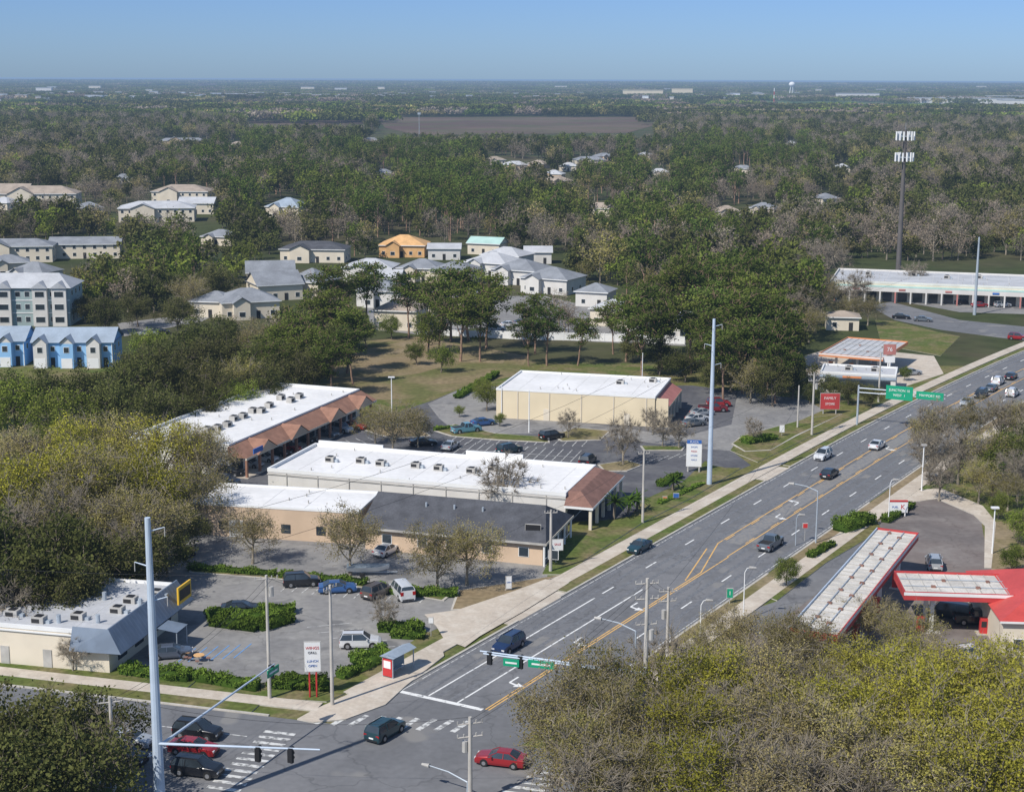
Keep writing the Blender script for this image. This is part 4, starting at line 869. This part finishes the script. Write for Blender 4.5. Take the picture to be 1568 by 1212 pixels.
sgn('street_sign',1117,925,[(-.35,.35,.9,2.0,green)],[(0,.9,gray,.05)],0,[("1",0,-.14,1.45,.7,wht)])
sgn('banner_sign',778,905,[(-.25,.4,.4,1.9,wht)],[(-.3,2.0,gray,.04)],.2,[("OPEN",.08,-.14,1.2,.22,blue)])
sgn('yard_sign',1035,765,[(-.4,.4,.4,1.0,blue)],[(0,.4,gray,.03)]); sgn('yard_sign',1197,668,[(-.4,.4,.8,2.0,wht)],[(0,.8,gray,.04)]); sgn('yard_sign',1018,768,[(-.3,.3,.3,.8,orange)],[(0,.3,gray,.03)]); sgn('stop_sign',1232,828,[(-.3,.3,1.9,2.5,red)],[(0,1.9,gray,.04)]); sgn('parking_sign',660,975,[(-.25,.25,1.7,2.3,wht)],[(0,1.7,gray,.04)])
g=Grp('overhead_sign',R(135,-1.8),-.45)
g['post'].cyl((0,0,0),(0,0,7.4),.2,.16,metal,10); g['arm'].cyl((0,0,6.9),(15.5,0,7.0),.12,.08,metal,8); g['arm'].cyl((0,0,6.1),(15.5,0,6.3),.1,.08,metal,8)
g['panels'].box(5.0,9.8,-.2,-.12,5.4,7.9,green); g['panels'].box(10.4,15.2,-.2,-.12,5.9,7.3,green); g.text("JUNCTION 10",7.4,-.22,7.1,.6,wht); g.text("WEST  1",7.4,-.22,6.2,.6,wht); g.text("MAYPORT RD",12.8,-.22,6.6,.6,wht); g.done()
g=Grp('bus_shelter',G(610,1030),math.radians(58)); 
g['posts'].box(-1.9,-1.8,-.7,-.6,0,2.4,metal); g['posts'].box(1.8,1.9,-.7,-.6,0,2.4,metal); g['posts'].box(-1.9,-1.8,.6,.7,0,2.4,metal); g['posts'].box(1.8,1.9,.6,.7,0,2.4,metal)
g['roof'].add([(-2.1,-.9,2.4),(2.1,-.9,2.4),(2.1,.9,2.4),(-2.1,.9,2.4),(-2.1,0,2.75),(2.1,0,2.75)],[(0,1,5,4),(2,3,4,5),(1,2,5),(3,0,4),(0,3,2,1)],blroof)
g['glass_panels'].box(-1.8,1.8,.62,.66,.4,2.2,mat('shelter_glass',(.25,.32,.36),.15,.1,.5)); g['ad_panel'].box(-1.95,-1.9,-.6,.6,.3,2.2,red); g['ad_panel'].box(-1.99,-1.955,-.45,.45,1.2,2.0,wht); g['bench'].box(-1.2,1.2,.1,.5,.42,.5,metal); g['bench'].box(-1.0,-.9,.15,.45,0,.42,metal); g['bench'].box(.9,1.,.15,.45,0,.42,metal); g.done()
# ------------------------------------------------------------------ vehicles
PAINT={}
def paint(c):
    if c not in PAINT: PAINT[c]=mat('car_paint_%d'%len(PAINT),c,.28,.03,1,metal=.25,spec=.5,coat=.6)
    return PAINT[c]
CARS={
'sedan':dict(x=[-2.35,-2.28,-1.75,-1.0,.25,1.05,2.05,2.32,2.36],top=[.7,.98,1.03,1.42,1.43,1.0,.86,.72,.5],belt=.93,w=[.72,.84,.9,.91,.91,.9,.86,.76,.68],roof=[3,4],wx=1.4,r=.33),
'suv':dict(x=[-2.3,-2.24,-1.95,.35,1.1,2.0,2.28,2.33],top=[.75,1.1,1.68,1.71,1.1,.98,.82,.5],belt=1.05,w=[.8,.9,.94,.95,.94,.9,.82,.74],roof=[2,3],wx=1.38,r=.37),
'van':dict(x=[-2.5,-2.46,-2.3,1.1,1.75,2.35,2.5],top=[.8,1.5,1.92,1.92,1.15,.95,.55],belt=1.1,w=[.85,.95,.97,.98,.96,.88,.78],roof=[2,3],wx=1.5,r=.35),
'pickup':dict(x=[-2.75,-2.7,-.75,-.55,.55,1.25,2.4,2.7,2.75],top=[.85,1.12,1.12,1.8,1.82,1.18,1.05,.9,.55],belt=1.1,w=[.86,.95,.95,.96,.96,.95,.92,.86,.78],roof=[3,4],wx=1.75,r=.4)}
def car(kind,px,py,yaw,col,name=None):
    S=CARS[kind]; p=paint(col); mb=MB(); n=len(S['x']); rings=[]; lo=.24
    for i in range(n):
        w=S['w'][i]; t=S['top'][i]; cab=i in S['roof']; bl=min(S['belt'],t-.02); wt=w*.74 if cab else w*.93; x=S['x'][i]
        mdz=min(.62,bl-.04)
        rings.append([(x,-w*.93,lo),(x,-w,max(.45,lo+.1) if mdz>.5 else mdz),(x,-w*1.0,mdz),(x,-w*.975,bl),(x,-wt,t-.03 if cab else t),(x,-wt*.6,t+.02),(x,wt*.6,t+.02),(x,wt,t-.03 if cab else t),(x,w*.975,bl),(x,w,mdz),(x,w,max(.45,lo+.1) if mdz>.5 else mdz),(x,w*.93,lo)])
    k=12; vs=[v for r in rings for v in r]; fb=[];fg=[]
    ra,rb=S['roof']
    for i in range(n-1):
        for j in range(k):
            f=(i*k+j,(i+1)*k+j,(i+1)*k+(j+1)%k,i*k+(j+1)%k)
            cabside=(i>=ra-1 and i<=rb); sl=(i==ra-1 or i==rb)
            if (j in(3,7) and cabside) or (j in(4,5,6) and sl): fg.append(f)
            else: fb.append(f)
    fb+=[tuple(range(k)),tuple((n-1)*k+q for q in range(k-1,-1,-1))]
    mb.add(vs,fb,p); mb.add(vs,fg,glass)
    xs=S['x']; xr,xfv=xs[ra],xs[rb]; tp=S['top'][ra]; 
    for xx in ((xr+xfv)/2-.04,) if kind!='van' else (-1.,0.4):
        for sd in (-1,1):
            wv=S['w'][ra]; a=(xx,sd*wv*.99,S['belt']); b=(xx,sd*wv*.755,tp-.02); mb.cyl(a,b,.05,.04,p,4)
    for (i0,i1) in ((ra-1,ra),(rb+1,rb)):
        for j2 in (4,7): mb.cyl(rings[i0][j2],rings[i1][j2],.045,.045,p,4)
    for sx in(-1,1):
        for sd in(-1,1):
            x=sx*S['wx']; w=max(S['w'])-.02; r=S['r']
            mb.cyl((x,sd*(w-.3),r+.03),(x,sd*(w+.012),r+.03),r*1.17,r*1.17,black,14); mb.cyl((x,sd*(w-.25),r),(x,sd*(w+.04),r),r,r,rubber,14); mb.cyl((x,sd*(w+.03),r),(x,sd*(w+.055),r),r*.6,r*.55,rim,10)
    for sd in(-1,1):
        wb=S['w'][1]; y0,y1=sorted((sd*wb*.98,sd*wb*.6)); mb.box(xs[1]-.05,xs[1]+.06,y0,y1,.72 if kind!='van' else .9,.93 if kind!='van' else 1.35,redl)
        wf=S['w'][-2]; y0,y1=sorted((sd*wf*.98,sd*wf*.55)); mb.box(xs[-2]-.12,xs[-2]+.035,y0,y1,.6,.76,hl)
        y0,y1=sorted((sd*max(S['w']),sd*(max(S['w'])+.2))); mb.box(xfv+.35,xfv+.5,y0,y1,S['belt'],S['belt']+.16,p)
    mb.box(xs[-1]-.1,xs[-1]+.03,-.5,.5,.3,.5,black); mb.box(xs[0]-.02,xs[0]+.1,-.25,.25,.5,.64,wht); mb.box(xs[0]-.04,xs[0]+.1,-.7,.7,.28,.42,black)
    if kind=='pickup': mb.box(-2.62,-.85,-.78,.78,1.145,1.15,dark); mb.box(-2.7,-.8,-.9,-.8,1.12,1.2,p); mb.box(-2.7,-.8,.8,.9,1.12,1.2,p)
    if kind=='suv':
        for sd in(-1,1): mb.box(xr+.1,xfv-.1,sd*.6-.03,sd*.6+.03,tp+.02,tp+.07,black)
    x,y=G(px,py); mb.obj(name or {'sedan':'car','suv':'suv','van':'van','pickup':'pickup_truck'}[kind],(x,y,.035),yaw)
BK=(.015,.016,.02);WH=(.72,.72,.72);SV=(.42,.44,.46);RD=(.34,.02,.025);BL=(.04,.12,.32);DB=(.015,.035,.10);GY=(.14,.16,.18);TL=(.02,.06,.075);TQ=(.15,.34,.44)
aw=A59; tw=A59+math.pi; cr_=CROSS
for a in [('suv',590,1126,aw,TL),('suv',303,1128,cr_,BK),('sedan',297,1153,cr_,RD),('suv',303,1185,cr_,BK),('sedan',198,1140,cr_,SV),('suv',188,1168,cr_,BK),('sedan',150,1150,cr_,GY),
 ('sedan',767,1170,cr_+math.pi,RD),('suv',779,994,tw,DB),('sedan',979,843,tw,TL),('pickup',1180,838,aw,GY),('suv',1260,702,tw,WH),('sedan',1343,686,aw,WH),('sedan',1270,730,aw,BK),
 ('van',616,913,aw+.9,WH),('suv',578,912,1.0,(.12,.1,.09)),('sedan',517,906,.15,BL),('suv',462,896,.2,BK),('sedan',369,938,0.1,BK),('suv',552,990,.05,WH),('sedan',592,848,1.1,WH),
 ('pickup',714,662,.5,TQ),('sedan',740,651,.45,BL),('suv',845,672,.6,BK),('sedan',783,636,.3,WH),('suv',806,636,.3,BK),('suv',780,693,.7,TL),('suv',900,710,1.2,BK),('sedan',1068,645,.5,WH),('sedan',1075,636,.5,SV),('suv',1100,622,.1,RD),('pickup',1092,630,.1,(.2,.02,.03)),
 ('sedan',545,656,-.6,RD),('suv',352,728,-.3,BK),('sedan',382,715,-.4,SV),('sedan',442,690,-.5,RD),('sedan',466,677,-.6,BK),('sedan',500,668,-.6,GY),('sedan',425,697,-.5,BK),('sedan',648,682,.2,BK),
 ('van',1453,945,2.7,(.02,.035,.05)),('pickup',1497,955,-.1,BK),('suv',1528,588,aw,WH),('suv',1502,608,tw,BK),('sedan',1548,580,aw,BK),('sedan',1380,488,-.3,BK),('sedan',1413,492,-.3,GY),('suv',1558,520,-.4,RD),('suv',1485,1010,.3,WH),('suv',1550,606,aw,WH),
 ('sedan',228,514,.1,SV),('sedan',1330,450,.2,SV),('sedan',1450,462,.2,WH),('sedan',1500,470,.2,RD),('sedan',780,500,.3,WH),('sedan',262,1006,.2,(.10,.12,.16)),('sedan',1060,1172,.2,WH),('sedan',640,500,.3,SV),('sedan',700,495,.3,BK),('suv',1420,452,.2,BK),
 ('sedan',405,706,-.4,WH),('suv',522,661,-.6,SV),('suv',345,742,-.3,GY),('sedan',1062,652,.5,GY),('suv',1288,575,.2,WH),('sedan',1322,578,.2,RD),('sedan',1395,574,.4,SV),('sedan',1360,454,.2,WH),('suv',1390,457,.2,BK),('sedan',1475,466,.2,BK),('suv',1535,470,.2,SV),('sedan',800,497,.4,BK),('suv',760,507,.3,SV),('sedan',852,506,.2,WH),('sedan',245,511,.1,BK),('suv',272,852,.2,BK),('sedan',690,687,1.2,SV),('sedan',1518,598,aw,GY),('sedan',1480,620,tw,SV),('suv',1430,868,1.4,SV)]: car(*a)
g=Grp('boat_trailer',G(565,880),.05); hb=g['hull']
st=[(-2.8,.9,.5,1.3),(-1,1.0,.45,1.25),(1.2,.85,.5,1.3),(2.6,.15,.9,1.45)]; vs=[]
for x,w,z0,z1 in st: vs+=[(x,-w,z1),(x,-w*.6,z0+.2),(x,0,z0),(x,w*.6,z0+.2),(x,w,z1)]
hb.add(vs,[(i*5+j,(i+1)*5+j,(i+1)*5+j+1,i*5+j+1) for i in range(3) for j in range(4)]+[(0,1,2,3,4)],wht); hb.add(vs,[(i*5,i*5+4,(i+1)*5+4,(i+1)*5) for i in range(3)],mat('boat_cover',(.18,.22,.26),.8,.1,1))
for sd in(-1,1): g['wheels'].cyl((-.8,sd*.95,.33),(-.8,sd*1.15,.33),.33,.33,rubber,12)
g['frame'].box(-2.6,3.6,-.06,.06,.36,.46,metal); g['frame'].box(-.9,-.7,-.95,.95,.3,.36,metal); g.done()
for x,y in [(288,1006),(305,1012)]:
    mb=MB(); mb.cyl((0,0,.7),(0,0,.76),.6,.6,wood,10); mb.cyl((0,0,0),(0,0,.7),.05,.05,metal,5)
    for i in range(4): t=i*1.57; mb.box(math.cos(t)*1-.2,math.cos(t)*1+.2,math.sin(t)*1-.2,math.sin(t)*1+.2,.4,.46,brownroof); mb.cyl((math.cos(t),math.sin(t),0),(math.cos(t),math.sin(t),.4),.05,.05,metal,4)
    mb.obj('patio_table',(*G(x,y),0))
# ------------------------------------------------------------------ light, sky, camera
az=math.radians(225); el=math.radians(46)
S=Vector((math.sin(az)*math.cos(el),math.cos(az)*math.cos(el),math.sin(el)))
l=bpy.data.lights.new('sun','SUN'); l.energy=4.9; l.angle=math.radians(.5); l.color=(1,.95,.87); lo=bpy.data.objects.new('sun',l); scene.collection.objects.link(lo); lo.rotation_euler=S.to_track_quat('Z','Y').to_euler()
w=bpy.data.worlds.new('World'); scene.world=w; w.use_nodes=True; nt=w.node_tree; nt.nodes.clear(); N=nt.nodes
sk=N.new('ShaderNodeTexSky'); sk.sky_type='NISHITA'; sk.sun_disc=False; sk.sun_elevation=el; sk.sun_rotation=az; sk.air_density=1.0; sk.dust_density=.3; sk.ozone_density=3; sk.altitude=50
tc=N.new('ShaderNodeTexCoord'); sp=N.new('ShaderNodeSeparateXYZ'); nt.links.new(tc.outputs['Generated'],sp.inputs[0])
cr=N.new('ShaderNodeValToRGB'); nt.links.new(sp.outputs[2],cr.inputs[0]); e=cr.color_ramp.elements; e[0].position=0; e[0].color=(.37,.56,1.0,1); e[1].position=.3; e[1].color=(1,1,1,1)
n=cr.color_ramp.elements.new(.055); n.color=(.36,.52,.93,1)
mxo=mixc(nt,1.0,sk.outputs[0],cr.outputs[0],'MULTIPLY')
bg=N.new('ShaderNodeBackground'); bg.inputs[1].default_value=.125; nt.links.new(mxo,bg.inputs[0]); wo=N.new('ShaderNodeOutputWorld'); nt.links.new(bg.outputs[0],wo.inputs[0])
cam=bpy.data.cameras.new('camera'); co=bpy.data.objects.new('camera',cam); scene.collection.objects.link(co); scene.camera=co
cam.sensor_fit='HORIZONTAL'; cam.sensor_width=36; cam.lens=36*F/1568; cam.clip_start=1; cam.clip_end=80000
co.matrix_world=Matrix.Translation((0,0,H))@Matrix.Rotation(math.pi/2-TH,4,'X')@Matrix.Rotation(ROLL,4,'Z')
scene.view_settings.view_transform='Standard'; scene.view_settings.look='None'; scene.view_settings.exposure=0
print('done')
